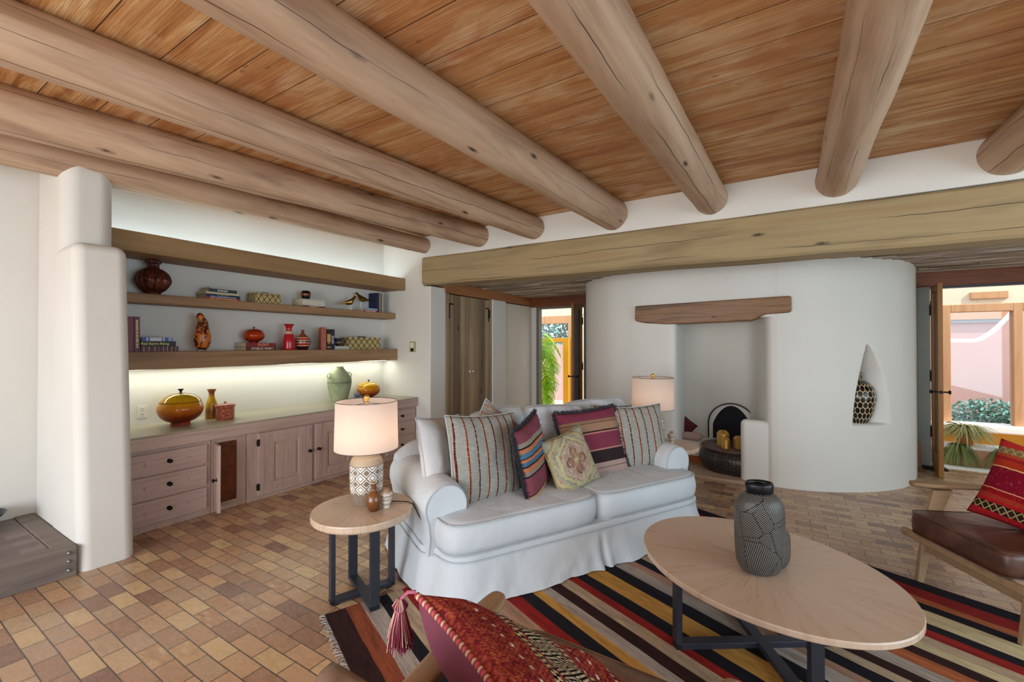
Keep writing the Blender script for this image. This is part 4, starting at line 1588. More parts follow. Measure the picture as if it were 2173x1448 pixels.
o = m.build('striped_vase', glazemat('striped_vase_glaze', [(0, '#3a140c'), (.19, '#3a140c'), (.2, '#cdb9a6'), (.235, '#cdb9a6'), (.24, '#a82c18'), (.34, '#a82c18'), (.345, '#cdb9a6'), (.375, '#cdb9a6'), (.38, '#3c1a0c'), (.45, '#3c1a0c'), (.455, '#cdb9a6'), (.485, '#cdb9a6'), (.49, '#b84424'), (.58, '#a8301c'), (.59, '#cdb9a6'), (.62, '#cdb9a6'), (.63, '#9c3a20'), (.75, '#8a4a2a'), (1, '#5c2a18')], 0, .245, .15, .0))
o.location = (-4.96, 3.165, Z3)
tag(o, 'round red and brown striped bottle vase with white rings', 'vase')
book((-4.90, 3.375, Z3), .285, .125, .06, '#96401e', 'tall rust brown book standing on the lower shelf with its side showing', standing=True, yaw=R(-22))
book((-4.90, 3.455, Z3), .262, .17, .055, '#2c2620', 'dark upright book with a gold title on the lower shelf', standing=True, title='ATLAS', tcol='#d8b060', bsize=.04, bands=('#c9a45c', [(.10, .2), (.025, .04)]))
book((-4.90, 3.512, Z3), .262, .17, .055, '#22263e', 'navy upright book beside the small black bowl', standing=True, title='ART', tcol='#a8a8b4', bsize=.03, ty=.06)
book((-4.90, 3.57, Z3), .225, .17, .026, '#a9bdb4', 'pale green white book at the bottom of the pair under the small bowl', title=None)
book((-4.90, 3.572, Z3 + .026), .21, .16, .020, '#cdbfb4', 'pale cream book directly under the small bowl', title=None)
k = NM('cut_bowl', .25)
x, y, z = k.sep(k.tc('UV'))
a = k.math('ABSOLUTE', k.math('SUBTRACT', k.math('FRACT', k.math('MULTIPLY', x, 16.0)), .5))
mk = k.math('MULTIPLY', k.math('LESS_THAN', a, .2), k.math('MULTIPLY', k.math('GREATER_THAN', y, .035), k.math('LESS_THAN', y, .06)))
k.col(k.mix(mk, '#26262b', '#b8b4aa'))
o = MB().lathe(smoothprof([(.022, 0), (.024, .006), (.03, .02), (.05, .04), (.062, .075), (.068, .10), (.06, .10), (.045, .06), (.02, .03)]), 32).build('small_bowl', k.m)
o.location = (-4.975, 3.665, Z3 + .046)
tag(o, 'small black footed bowl with white marks on the pale books', 'bowl')

# on the counter
lidded_pot((-4.80, 1.842, ZC), .178, .31, AMB, 'large glossy amber lidded pot on the counter beside the outlet', 'lidded_pot')
k = glazemat('amber_bottle_glaze', [(0, '#9a6a18'), (.25, '#7c4a14'), (.45, '#b08a20'), (.7, '#b89418'), (.8, '#8a5020'), (1, '#7c4428')], 0, .31, .12, .1)
o = MB().lathe(smoothprof([(.052, 0), (.054, .02), (.053, .10), (.046, .165), (.03, .215), (.024, .245), (.028, .27), (.04, .295), (.036, .295), (.022, .26)]), 36).build('amber_bottle', k)
o.location = (-4.93, 2.16, ZC)
tag(o, 'slim amber and brown glazed bottle vase behind the speckled jar', 'vase')
k = NM('speckled_jar', .25)
n = k.noise(k.tc(), 55, 4, .75)
k.col(k.ramp(n, [(.35, '#7c2c14'), (.5, '#b0583c'), (.65, '#c08a78')]))
r_ = empty('lidded_jar', (-4.775, 2.215, ZC - .004), label='rust speckled cylindrical lidded jar in front of the amber bottle', cat='jar')
MB().lathe([(.078, 0), (.082, .004), (.082, .125), (.086, .13), (.086, .137)], 40).build('body', k.m, r_)
m = MB().lathe([(.088, .138), (.09, .142), (.09, .152), (.07, .158), (.01, .16), (.009, .168), (.013, .174), (.006, .184), (0, .185)], 40)
m.build('lid', k.m, r_)
# olive jar
k = NM('olive_jar', .75)
n = k.noise(k.tc(), 6, 4)
x, y, z = k.sep(k.tc())
band = k.ramp(k.math('ABSOLUTE', k.math('SUBTRACT', k.math('ADD', z, k.math('MULTIPLY', n, .03)), .275)), [(0.0, 1.0), (.02, 0.0)])
c = k.ramp(n, [(.3, '#7a8468'), (.5, '#97a07c'), (.7, '#a8ae90')])
c = k.mix(k.math('MULTIPLY', band, k.noise(k.tc(), 9, 2)), c, '#3a3428')
k.col(c)
r_ = empty('olive_jar', (-4.93, 3.665, ZC), label='tall matte green olive jar with two ring handles on the counter', cat='jar')
MB().lathe(smoothprof([(.092, 0), (.098, .02), (.125, .12), (.148, .24), (.147, .31), (.122, .36), (.085, .405), (.056, .44), (.047, .455), (.05, .466), (.03, .466)]), 44).build('body', k.m, r_)
m = MB()
for sg in (-1, 1):
    pts = [(.03 * math.sin(q * PI / 8), sg * (.135 + .028 * (1 - math.cos(q * PI / 4)) / 2), .345 + .04 * math.cos(q * PI / 8)) for q in range(17)]
    m = MB().tube(pts, .006, 8)
    m.build('handle', k.m, r_)
lidded_pot((-4.98, 4.18, ZC), .16, .235, AMB, 'smaller amber lidded pot at the right end of the counter', 'lidded_pot')
r_ = empty('small_sign', (-4.86, 3.90, ZC), (0, 0, R(28)), label='small blue grey card sign standing before the smaller amber pot', cat='sign')
MB().box((-.004, -.085, 0), (.004, .085, .095), TR(rot=(0, R(-12), 0))).build('card', plain('card_blue', '#8b9cb8', .6), r_)
text_part('Country', .04, MT['iron'], r_, (.0, 0, .06), (R(78), 0, R(90)), 'lettering', bold=.0005)

# ---------------------------------------------------------------- rug
ROT = R(67)
MR = Matrix.Translation((-2.23, 1.60, 0)) @ Matrix.Rotation(ROT, 4, 'Z')
RC = dict(brown='#34201e', rust='#8c4a32', white='#a89c92', black='#1e1c22', beige='#b09a80', red='#8c2420', yellow='#b8a04e', pink='#a8826c', gold='#c09048', cream='#c8b890', grey='#9a9490', orange='#a8603c')
ST = [('brown', -.03, .08), ('rust', .08, .165), ('white', .165, .26), ('black', .26, .33), ('beige', .33, .42), ('red', .42, .50), ('black', .50, .56), ('yellow', .56, .66), ('black', .66, .73), ('white', .73, .80), ('pink', .80, .90), ('red', .90, .985), ('black', .985, 1.07), ('gold', 1.07, 1.13), ('white', 1.13, 1.20), ('brown', 1.20, 1.28), ('beige', 1.28, 1.36), ('red', 1.36, 1.42), ('black', 1.42, 1.50), ('gold', 1.50, 1.64), ('black', 1.64, 1.74), ('white', 1.74, 1.84), ('pink', 1.84, 1.90), ('black', 1.90, 1.98), ('beige', 1.98, 2.05), ('brown', 2.05, 2.12), ('white', 2.12, 2.21), ('orange', 2.21, 2.30), ('brown', 2.30, 2.37), ('cream', 2.37, 2.44), ('beige', 2.44, 2.52), ('red', 2.52, 2.60), ('black', 2.60, 2.67), ('cream', 2.67, 2.82), ('black', 2.82, 2.90), ('orange', 2.90, 2.97), ('red', 2.97, 3.09), ('black', 3.09, 3.20)]
rugm = {}
for kx, cx in RC.items():
    k = NM('rug_' + kx, .92, spec=.15)
    n = k.noise(k.map((26, 3.0, 1)), 1.0, 4, .7)
    n2 = k.noise(k.map((260, 12, 1)), 1.0, 2)
    b0 = lin(cx)
    lo = tuple(v_ * .55 for v_ in b0[:3]) + (1,)
    hi = tuple(min(1, v_ * 1.25) for v_ in b0[:3]) + (1,)
    k.col(k.mix(k.ramp(k.math('ADD', k.math('MULTIPLY', n, .6), k.math('MULTIPLY', n2, .4)), [(.35, 0.0), (.62, 1.0)]), lo, hi))
    k.bump(n2, .4, .003)
    rugm[kx] = k.m
rug = empty('area_rug', M=MR, label='long striped wool rug in red, gold, black and cream under the sofa and coffee table', cat='rug')
m = MB()
order = list(RC)
mi = []
NV = 60
for (c_, a, b) in ST:
    o_ = len(m.f)

    def fn(u, v, a=a, b=b):
        yy = -.02 - v * 3.5
        w0 = .006 * noise.noise((a * 13, yy * 2.0, 0)) + .003 * noise.noise((a * 31, yy * 9.0, 0))
        w1 = .006 * noise.noise((b * 13, yy * 2.0, 0)) + .003 * noise.noise((b * 31, yy * 9.0, 0))
        return (a + w0 + (b + w1 - a - w0) * u, yy, .010)
    m.grid(fn, 1, NV, False)
    mi += [order.index(c_)] * (len(m.f) - o_)
o_ = len(m.f)
m.box((-.03, -3.52, .0), (3.2, -.02, .0085))
mi += [order.index('brown')] * (len(m.f) - o_)
o = m.build('weave', [rugm[c_] for c_ in order], rug)
o.data.polygons.foreach_set('material_index', mi)
m = MB()
random.seed(5)
for i in range(260):
    y = -.02 - i * .0134
    m.tube([(-.03, y, .006), (-.045, y + random.uniform(-.008, .008), .007), (-.062 + random.uniform(-.008, .008), y + random.uniform(-.02, .02), .003)], .0035, 4)
o = m.build('fringe', plain('fringe_yarn', '#a39c96', .9), rug)
o['kind'] = 'stuff'

# ---------------------------------------------------------------- sofa
SO = Matrix.Translation((-1.627, 1.977, 0)) @ Matrix.Rotation(R(61), 4, 'Z')
k = NM('slipcover_cotton', .9, spec=.2)
n = k.noise(k.tc(), 2.2, 3, .6, .5)
nf = k.noise(k.tc(), 260, 2)
k.col(k.mix(n, '#c2c8ce', '#ced4d8'))
k.bump(k.math('ADD', k.math('ADD', k.math('MULTIPLY', k.noise(k.map((1, 1, 1.6)), 4, 3, .5, .25), 1.5), k.math('MULTIPLY', k.noise(k.map((1, 1.4, .7)), 13, 3, .55, .4), .35)), k.math('MULTIPLY', nf, .03)), .5, .018)
MT['cotton'] = k.m
sofa = empty('sofa', M=SO, label='white slipcovered two seat sofa with rolled arms, facing the oval coffee table', cat='sofa')
random.seed(21)
SW = 2.18


def superell(hx, hy, n_=96, p=6.0, cx=0, cy=0):
    out = []
    for i in range(n_):
        a = 2 * PI * i / n_
        c_, s_ = math.cos(a), math.sin(a)
        r_ = (abs(c_) ** p + abs(s_) ** p) ** (-1 / p)
        out.append((cx + hx * r_ * c_, cy + hy * r_ * s_))
    return out


# skirted base: T plan, flaring and creased towards the floor
planT = [(-.10, 1.02), (-.10, .26), (-.075, .235), (-.03, .21), (-.02, .12), (0.02, .04), (.12, .005), (1.08, -.005), (2.05, .005), (2.16, .04), (2.19, .12), (2.20, .21), (2.24, .235), (2.27, .26), (2.27, 1.02)]
base = []
for i in range(len(planT)):
    a, b = Vector(planT[i]), Vector(planT[(i + 1) % len(planT)])
    L = (b - a).length
    nn = max(1, int(L / .022))
    for q in range(nn):
        base.append(a + (b - a) * q / nn)
# smooth
for _ in range(3):
    base = [(base[i - 1] + base[i] * 2 + base[(i + 1) % len(base)]) / 4 for i in range(len(base))]
nb = len(base)
nor = []
for i in range(nb):
    t = base[(i + 2) % nb] - base[i - 2]
    nv_ = Vector((-t.y, t.x)).normalized()
    c_ = Vector((1.08, .55))
    if nv_.dot(base[i] - c_) < 0:
        nv_ = -nv_
    nor.append(nv_)
lev = [(.30, 0.0), (.285, .012), (.27, .004), (.262, .010), (.25, .006), (.225, .012), (.20, .018), (.17, .025), (.14, .032), (.11, .04), (.08, .048), (.06, .054), (.04, .06), (.016, .07)]
s = 0
vs, fs = [], []
acc = [0]
for i in range(1, nb):
    acc.append(acc[-1] + (base[i] - base[i - 1]).length)
tot = acc[-1]
PLE = [1.10, -.02, 2.2]
for (z_, d) in lev:
    for i in range(nb):
        u = acc[i]
        p = base[i]
        k_ = max(0, (.25 - z_) / .25)
        wob = k_ * (.040 * noise.noise((u * 3.6 + z_ * 1.5, z_ * 2.2, 2)) + .022 * noise.noise((u * 8 - z_ * 5, z_ * 5, 7)) + .009 * noise.noise((u * 22, z_ * 7, 4)))
        fold = 0
        if p.y < .2:
            dx = abs(p.x - 1.10)
            fold = -.05 * k_ * math.exp(-(dx / .012) ** 2) + .02 * k_ * math.exp(-((dx - .045) / .02) ** 2)
        q = p + nor[i] * (d + wob + fold)
        vs.append((q.x, q.y, z_ + (.006 * noise.noise((u * 5, 0, 3)) if z_ < .05 else 0)))
nlv = len(lev)
for l in range(nlv - 1):
    for i in range(nb):
        j = (i + 1) % nb
        fs.append((l * nb + i, l * nb + j, (l + 1) * nb + j, (l + 1) * nb + i))
m = MB().add(vs, fs, True)
m.add([v_ for v_ in vs[:nb]], [tuple(range(nb))], False)
m.build('skirt', MT['cotton'], sofa)
# piping around the skirt top
PIPE = plain('piping', '#b3bbbf', .9)
m = MB().tube([(base[i].x + nor[i].x * .013, base[i].y + nor[i].y * .013, .262) for i in range(0, nb, 2)] + [(base[0].x + nor[0].x * .013, base[0].y + nor[0].y * .013, .262)], .0045, 6)
m.build('piping', PIPE, sofa)


def cushion(hx, hy, z0, z1, crown, name, mat, parent, loc, rot=(0, 0, 0), p=7, seed=0, wr=.006, pipe=True, side=.02):
    """box cushion: crowned top, piped edges"""
    m = MB()
    NA, NR = 120, 10
    rimt = superell(hx, hy, NA, p)
    vs, fs = [], []

    def ringv(sc, z_):
        st = len(vs)
        for (x, y) in rimt:
            w_ = wr * noise.noise((x * 3 + seed, y * 3, z_ * 5)) + wr * .5 * noise.noise((x * 9 + seed, y * 9, z_ * 9))
            vs.append((x * sc, y * sc, z_ + w_))
        return st
    rings = []
    H_ = z1 - z0
    for q in range(NR + 1):
        t = q / NR
        rings.append(ringv(max(.02, t), z0 - crown * .4 * (1 - t ** 2.6)))
    for q in range(1, 5):
        t = q / 4
        st = len(vs)
        for (x, y) in rimt:
            n_ = Vector((x / hx, y / hy)).normalized()
            bl = side * math.sin(PI * t) + wr * noise.noise((x * 5 + seed, y * 5, t * 2))
            vs.append((x + n_.x * bl, y + n_.y * bl, z0 + H_ * t))
        rings.append(st)
    for q in range(1, NR + 1):
        t = 1 - q / NR
        rings.append(ringv(max(.02, t), z1 + crown * (1 - t ** 2.6)))
    for a, b in zip(rings[:-1], rings[1:]):
        for i in range(NA):
            j = (i + 1) % NA
            fs.append((a + i, a + j, b + j, b + i))
    fs.append(tuple(reversed(range(rings[0], rings[0] + NA))))
    fs.append(tuple(range(rings[-1], rings[-1] + NA)))
    m.add(vs, fs, True)
    o = m.build(name, mat, parent)
    o.location = loc
    o.rotation_euler = rot
    if pipe:
        pm = MB()
        for z_ in (z0, z1):
            pts = [(x * 1.005, y * 1.005, z_) for x, y in rimt]
            pm.tube(pts + [pts[0]], .005, 6)
        pm.build('piping', PIPE, o)
    return o


cushion(.57, .50, -.095, .085, .035, 'seat_cushion', MT['cotton'], sofa, (.545, .50, .395), p=9, seed=1)
cushion(.53, .50, -.095, .085, .035, 'seat_cushion', MT['cotton'], sofa, (1.64, .50, .395), p=9, seed=5)


def arm(x0, sg):
    m = MB()
    # scroll section swept from front to back; section in local x z
    N_ = 40
    sec = []
    r_ = .148
    cz = .535
    for i in range(25):
        a = R(205) - R(250) * i / 24
        sec.append((sg * -(r_ * math.cos(a)) * -1, cz + r_ * math.sin(a)))
    sec = [(sg * c_[0] * -1 * sg, c_[1]) for c_ in sec]
    sec2 = [(-.125, .26), (-.118, .36), (-.128, .44)] + [(-r_ * math.cos(R(20) - R(0)) if False else -r_ * math.cos(t), cz + r_ * math.sin(t)) for t in [R(-25) + R(215) * i / 20 for i in range(21)]] + [(.118, .40), (.115, .30)]
    ny = 36
    vs, fs = [], []
    ns = len(sec2)
    for i in range(ny + 1):
        t = i / ny
        y = .20 + t * .86
        e = 1 - .10 * math.exp(-t * 26)
        for (x, z_) in sec2:
            w_ = .007 * noise.noise((x * 6 + x0, y * 3, z_ * 6)) + .003 * noise.noise((x * 16 + x0, y * 14, z_ * 16))
            vs.append((x0 + sg * x * e + w_, y, (cz + (z_ - cz) * e if z_ > .42 else z_) + w_ + .02 * math.sin(t * 2.0)))
    for i in range(ny):
        for j in range(ns - 1):
            fs.append((i * ns + j, (i + 1) * ns + j, (i + 1) * ns + j + 1, i * ns + j + 1))
    m.add(vs, fs, True)
    fr = [(v_[0], v_[1], v_[2]) for v_ in vs[:ns]]
    m.add(fr, [tuple(range(ns))])
    m.add(vs[-ns:], [tuple(reversed(range(ns)))])
    o = m.build('arm', MT['cotton'], sofa)
    MB().tube([(v_[0], v_[1] - .001, v_[2]) for v_ in fr], .0045, 6).build('piping', PIPE, o)
    return o


arm(.035, 1)
arm(2.135, -1)
# back
m = MB()
ny = 60
sec = [(0.95, .26), (.93, .5), (.925, .70), (.94, .77), (.98, .80), (1.03, .81), (1.08, .79), (1.11, .74), (1.11, .6), (1.09, .26)]
vs, fs = [], []
for i in range(ny + 1):
    t = i / ny
    x = -.07 + t * 2.31
    ed = min(t, 1 - t)
    dz = -.10 * math.exp(-ed * 26)
    for (y, z_) in sec:
        w_ = .008 * noise.noise((x * 4, y * 5, z_ * 5))
        vs.append((x, y + w_, z_ + (dz if z_ > .6 else 0) + w_))
for i in range(ny):
    for j in range(9):
        fs.append((i * 10 + j, i * 10 + j + 1, (i + 1) * 10 + j + 1, (i + 1) * 10 + j))
m.add(vs, fs, True)
m.add(vs[:10], [tuple(reversed(range(10)))])
m.add(vs[-10:], [tuple(range(10))])
m.build('back', MT['cotton'], sofa)


def pillow_mesh(w, h, t, seed=0, n=34, pinch=.07, wr=.006, slump=0.0, rc=0.0):
    m = MB()
    for sgn in (1, -1):
        def fn(u, v, sgn=sgn):
            a, b = u * 2 - 1, v * 2 - 1
            ex = 1 - pinch * (1 - b * b) * abs(a) ** 3
            ez = 1 - pinch * (1 - a * a) * abs(b) ** 3
            th = (max(0, 1 - a ** 4) * max(0, 1 - b ** 4)) ** .5
            th = th * (.72 + .28 * (1 - a * a) * (1 - b * b))
            w_ = wr * noise.noise((a * 2.5 + seed, b * 2.5, sgn)) + wr * .5 * noise.noise((a * 6 + seed, b * 6, sgn))
            y = -sgn * (t / 2 * th + w_ * min(1, th * 3))
            z_ = b * h / 2 * ez
            x_ = a * w / 2 * ex
            z_ -= slump * h * (1 - a * a) * max(0, b)
            q_ = 1 - rc * abs(a * b) ** 2.5
            x_ *= q_
            z_ *= q_
            return (x_, y, z_)
        if sgn == 1:
            m.grid(fn, n, n, True)
        else:
            m.grid(lambda u, v: fn(1 - u, v), n, n, True)
    return m


def edge_loop(w, h, pinch, n=44, off=0.0, slump=0.0):
    pts = []
    for k_ in range(4):
        for i in range(n):
            t = -1 + 2 * i / n
            if k_ == 0:
                a, b = t, -1
            elif k_ == 1:
                a, b = 1, t
            elif k_ == 2:
                a, b = -t, 1
            else:
                a, b = -1, -t
            ex = 1 - pinch * (1 - b * b) * abs(a) ** 3
            ez = 1 - pinch * (1 - a * a) * abs(b) ** 3
            z_ = b * h / 2 * ez - slump * h * (1 - a * a) * max(0, b)
            pts.append(Vector((a * w / 2 * ex, 0, z_)))
    return pts


def place(loc_s, yaw, tilt, roll=0, base=None):
    """pose in sofa coordinates: yaw about z, lean back, roll in plane"""
    return (SO if base is None else base) @ Matrix.Translation(loc_s) @ Matrix.Rotation(R(yaw), 4, 'Z') @ Matrix.Rotation(R(-tilt), 4, 'X') @ Matrix.Rotation(R(roll), 4, 'Y')


def back_cushion(w, h, t, loc, yaw, tilt, roll, seed):
    pm = pillow_mesh(w, h, t, seed, 40, .02, .022, .02, .13)
    o = pm.build('back_cushion', MT['cotton'], sofa, weld=.0005)
    o.matrix_local = Matrix.Translation(loc) @ Matrix.Rotation(R(yaw), 4, 'Z') @ Matrix.Rotation(R(-tilt), 4, 'X') @ Matrix.Rotation(R(roll), 4, 'Y')
    pts = edge_loop(w, h, .02, slump=.02)
    pts = [p * (1 - .13 * abs((p.x * 2 / w) * (p.z * 2 / h)) ** 2.5) for p in pts]
    MB().tube(pts + [pts[0]], .004, 6).build('piping', PIPE, o)


back_cushion(.46, .56, .24, (.32, .80, .70), 8, 12, 8, 11)
back_cushion(.54, .58, .24, (.72, .78, .76), 3, 12, -4, 12)
back_cushion(.66, .60, .26, (1.24, .74, .745), 0, 10, 3, 13)
back_cushion(.74, .60, .24, (1.78, .82, .76), -4, 12, -2, 15)

# pillow fabrics


def stripes_mat(name, axis, per, stops, weave=True, rough=.85, jag=0.0):
    k = NM(name, rough, spec=.15)
    x, y, z = k.sep(k.tc())
    c0 = {'x': x, 'z': z}[axis]
    if jag:
        c0 = k.math('ADD', c0, k.math('MULTIPLY', k.math('SUBTRACT', k.noise(k.map((90, 1, 90)), 1, 1), .5), jag))
    t = k.math('FRACT', k.math('ADD', k.math('DIVIDE', c0, per), 100.5)) if per else k.math('ADD', c0, .5)
    c = k.ramp(t, stops, 'CONSTANT')
    if weave:
        wv = k.noise(k.map((22, 1, 210)), 1.0, 2, .5, .3)
        c = k.mix(k.ramp(wv, [(.54, 0.0), (.64, .28)]), c, '#d0d2cc')
        k.bump(wv, .3, .003)
    k.col(c)
    return k.m


TICK = stripes_mat('ticking_stripe', 'x', .145, [(0, '#8f9088'), (.13, '#c08a68'), (.15, '#6c2c24'), (.23, '#c08a68'), (.25, '#8f9088'), (.62, '#c08a68'), (.64, '#38202c'), (.71, '#b08878'), (.73, '#8f9088')])
TICKH = stripes_mat('ticking_stripe_turned', 'z', .12, [(0, '#8f8478'), (.2, '#c08a68'), (.22, '#6c2c24'), (.27, '#c08a68'), (.29, '#8f8478'), (.66, '#c08a68'), (.675, '#7c2c24'), (.72, '#b08878'), (.735, '#8f8478')])
KIL1 = stripes_mat('kilim_small_stripes', 'z', 0, [(0, '#b08a5c'), (.27, '#2a1c20'), (.28, '#b88c64'), (.31, '#221c22'), (.32, '#804450'), (.44, '#241c22'), (.45, '#8d8076'), (.48, '#b9714c'), (.51, '#2a2024'), (.52, '#4a6a84'), (.55, '#b9714c'), (.57, '#2a2024'), (.575, '#4f7088'), (.61, '#b9714c'), (.64, '#241c22'), (.65, '#8f8378'), (.68, '#804450'), (.80, '#2a1c20'), (.81, '#a89a80'), (.84, '#2a1c20'), (.85, '#c0a080'), (.88, '#a8803c')], False, .9, .004)
KIL2 = stripes_mat('kilim_wide_stripes', 'z', 0, [(0, '#a85c1e'), (.24, '#2a1c1c'), (.25, '#a88c84'), (.29, '#2a1c1c'), (.295, '#a88c84'), (.335, '#352428'), (.34, '#2f2426'), (.43, '#b47c72'), (.445, '#7a3648'), (.57, '#b47c72'), (.58, '#2a1c1c'), (.59, '#9c7860'), (.655, '#2a1c1c'), (.66, '#8c6c54'), (.68, '#7a3648'), (.77, '#b0846c'), (.785, '#9c4c1c'), (.835, '#b0846c'), (.85, '#2c2224'), (.92, '#8c5c44'), (.935, '#b08c70')], False, .9, .004)
for kk_ in (KIL1, KIL2):
    nt = kk_.node_tree
k = NM('faded_kilim_medallion', .9, spec=.1)
x, y, z = k.sep(k.tc())
nn = k.noise(k.map((26, 1, 26)), 1, 3)
jit = k.math('MULTIPLY', k.math('SUBTRACT', nn, .5), .03)
jx = k.math('ADD', k.math('ABSOLUTE', x), jit)
jz = k.math('ADD', k.math('ABSOLUTE', z), jit)
hexd = k.math('MAXIMUM', k.math('MULTIPLY', jx, 1.05), k.math('ADD', k.math('MULTIPLY', jx, .6), k.math('MULTIPLY', jz, .85)))
c = k.ramp(hexd, [(0, '#a5857c'), (.115, '#b89890'), (.13, '#8f8a70'), (.145, '#b8ac84'), (.17, '#7c8478'), (.18, '#a09a80'), (.205, '#b8a878'), (.22, '#8a7c64'), (.24, '#9a9c8c')], 'CONSTANT')
rad = k.math('SQRT', k.math('ADD', k.math('MULTIPLY', x, x), k.math('MULTIPLY', z, z)))
th_ = k.math('ARCTAN2', z, x)
pet = k.math('ABSOLUTE', k.math('COSINE', k.math('MULTIPLY', th_, 2.0)))
fl = k.math('ADD', k.math('DIVIDE', rad, k.math('ADD', .035, k.math('MULTIPLY', pet, .075))), k.math('MULTIPLY', k.math('SUBTRACT', nn, .5), .25))
flm = k.ramp(fl, [(0, 1.0), (.95, 1.0), (1.0, 0.0)])
c = k.mix(flm, c, k.ramp(fl, [(0, '#c4b88c'), (.22, '#6c4238'), (.3, '#8f5f54'), (.78, '#5c3a34'), (.9, '#6c4238')], 'CONSTANT'))
vd = k.vor(k.map((1, 1, 1)), 24)
c = k.mix(k.math('MULTIPLY', k.math('SUBTRACT', 1.0, flm), k.ramp(vd, [(.12, .75), (.2, 0.0)])), c, '#4f4f52')
vd2 = k.vor(k.map((1, 1, 1), (3, 0, 2)), 15)
c = k.mix(k.math('MULTIPLY', k.math('SUBTRACT', 1.0, flm), k.ramp(vd2, [(.12, .7), (.24, 0.0)])), c, '#9c5c58')
wl_ = k.noise(k.map((10, 1, 3)), 1.6, 2, .5, 1.5)
c = k.mix(k.ramp(k.math('ABSOLUTE', k.math('SUBTRACT', wl_, .5)), [(0, .7), (.03, 0.0)]), c, '#c8bd98')
c = k.mix(k.math('MULTIPLY', k.noise(k.tc(), 90, 3), .35), c, '#a89c80')
k.col(c)
k.bump(k.noise(k.tc(), 160, 2), .4, .003)
FLOR = k.m
MT['black_velvet'] = plain('dark_navy_backing', '#12121c', .95)
MT['pillow_white'] = plain('washed_linen', '#c9c6c6', .9, 0, .05, 4, .25)
MT['fringe'] = plain('charcoal_fringe', '#3c3a44', .9, 0, .6, 80, 0)


def throw_pillow(w, h, t, M_, mat, label, seed, fringe=False, back=None, piping=None, name='throw_pillow', pinch=.07, group=None):
    r_ = empty(name, M=M_, label=label, cat='pillow', group=group)
    pm = pillow_mesh(w, h, t, seed, 36, pinch, .008)
    o = pm.build('cushion_cover', [mat, back or mat], r_, weld=.0005)
    if back:
        nf_ = len(o.data.polygons)
        for p in o.data.polygons:
            p.material_index = 1 if p.normal.y > 0.05 else 0
    pts = edge_loop(w, h, pinch)
    if piping:
        MB().tube(pts + [pts[0]], .0045, 6).build('piping', piping, r_)
    if fringe:
        m = MB()
        random.seed(seed)
        for i, p in enumerate(pts):
            q2 = pts[(i + 1) % len(pts)]
            for _ in range(9):
                b = p + (q2 - p) * random.random()
                o2 = Vector((b.x / w, 0, b.z / h)).normalized()
                # mostly outwards from the nearest edge
                if abs(b.x / w) > abs(b.z / h):
                    o2 = Vector((math.copysign(1, b.x), 0, 0))
                else:
                    o2 = Vector((0, 0, math.copysign(1, b.z)))
                d_ = (o2 + Vector([random.uniform(-.8, .8) for _ in range(3)])).normalized() * random.uniform(.016, .034)
                m.tube([b, b + d_ * .6 + Vector((0, 0, random.uniform(-.004, .004))), b + d_], [.003, .0028, .0016], 3, cap=False)
        fo = m.build('fringe', MT['fringe'], r_)
        fo['kind'] = 'stuff'
    return r_


TP = throw_pillow
TP(.56, .56, .17, place((.17, .60, .76), 38, 14, 6), MT['pillow_white'], 'plain white pillow at the left end of the sofa behind the front striped pillow', 31, piping=PIPE)
TP(.52, .52, .15, place((.60, .62, .775), 4, 14, 38), TICKH, 'striped pillow behind, only its pointed corner showing above the front striped pillow', 33, piping=PIPE)
TP(.60, .62, .20, place((.40, .40, .755), 10, 14, 3), TICK, 'large striped pillow leaning on the left rolled arm of the sofa', 35, piping=PIPE)
TP(.54, .56, .15, place((.755, .34, .72), 40, 10, -7), KIL1, 'striped kilim pillow with charcoal fringe and dark back, seen nearly edge on', 37, fringe=True, back=MT['black_velvet'])
TP(.62, .56, .16, place((1.42, .47, .73), -4, 18, -3), KIL2, 'wide maroon, orange and black striped kilim pillow with charcoal fringe', 39, fringe=True)
TP(.45, .44, .14, place((1.07, .30, .665), 6, 20, -12), FLOR, 'small faded floral kilim pillow in front of the wide fringed pillow', 41, piping=plain('tan_edge', '#8c8468', .9))
TP(.52, .56, .16, place((1.93, .44, .735), -14, 14, -2), TICK, 'striped pillow leaning on the right arm of the sofa', 43, piping=PIPE)
TP(.48, .5, .12, place((1.78, .62, .76), -4, 12, 4), TICK, 'striped pillow mostly hidden behind the wide fringed pillow', 45, piping=PIPE)

# ---------------------------------------------------------------- tables
k = NM('radial_oak_veneer', .3)
x, y, z = k.sep(k.tc())
an = k.math('ARCTAN2', y, x)
sect = k.math('FLOOR', k.math('MULTIPLY', an, 12 / (2 * PI)))
rn = k.white(k.comb(sect, 1.0, 0.0))
rr = k.math('SQRT', k.math('ADD', k.math('MULTIPLY', x, x), k.math('MULTIPLY', y, y)))
g_ = k.noise(k.comb(k.math('MULTIPLY', an, 16.0), k.math('MULTIPLY', rr, 3.2), rn), 1.0, 4, .6, .4)
g2 = k.noise(k.comb(k.math('MULTIPLY', an, 70.0), k.math('MULTIPLY', rr, 5.0), rn), 1.0, 2)
c = k.ramp(g_, [(.2, '#bda085'), (.5, '#c8b09a'), (.8, '#d0bca8')])
c = k.mix(k.math('MULTIPLY', g2, .15), c, '#b29478')
k.col(c)
k.rough(k.ramp(g_, [(.3, .24), (.7, .38)]))
VENEER = k.m


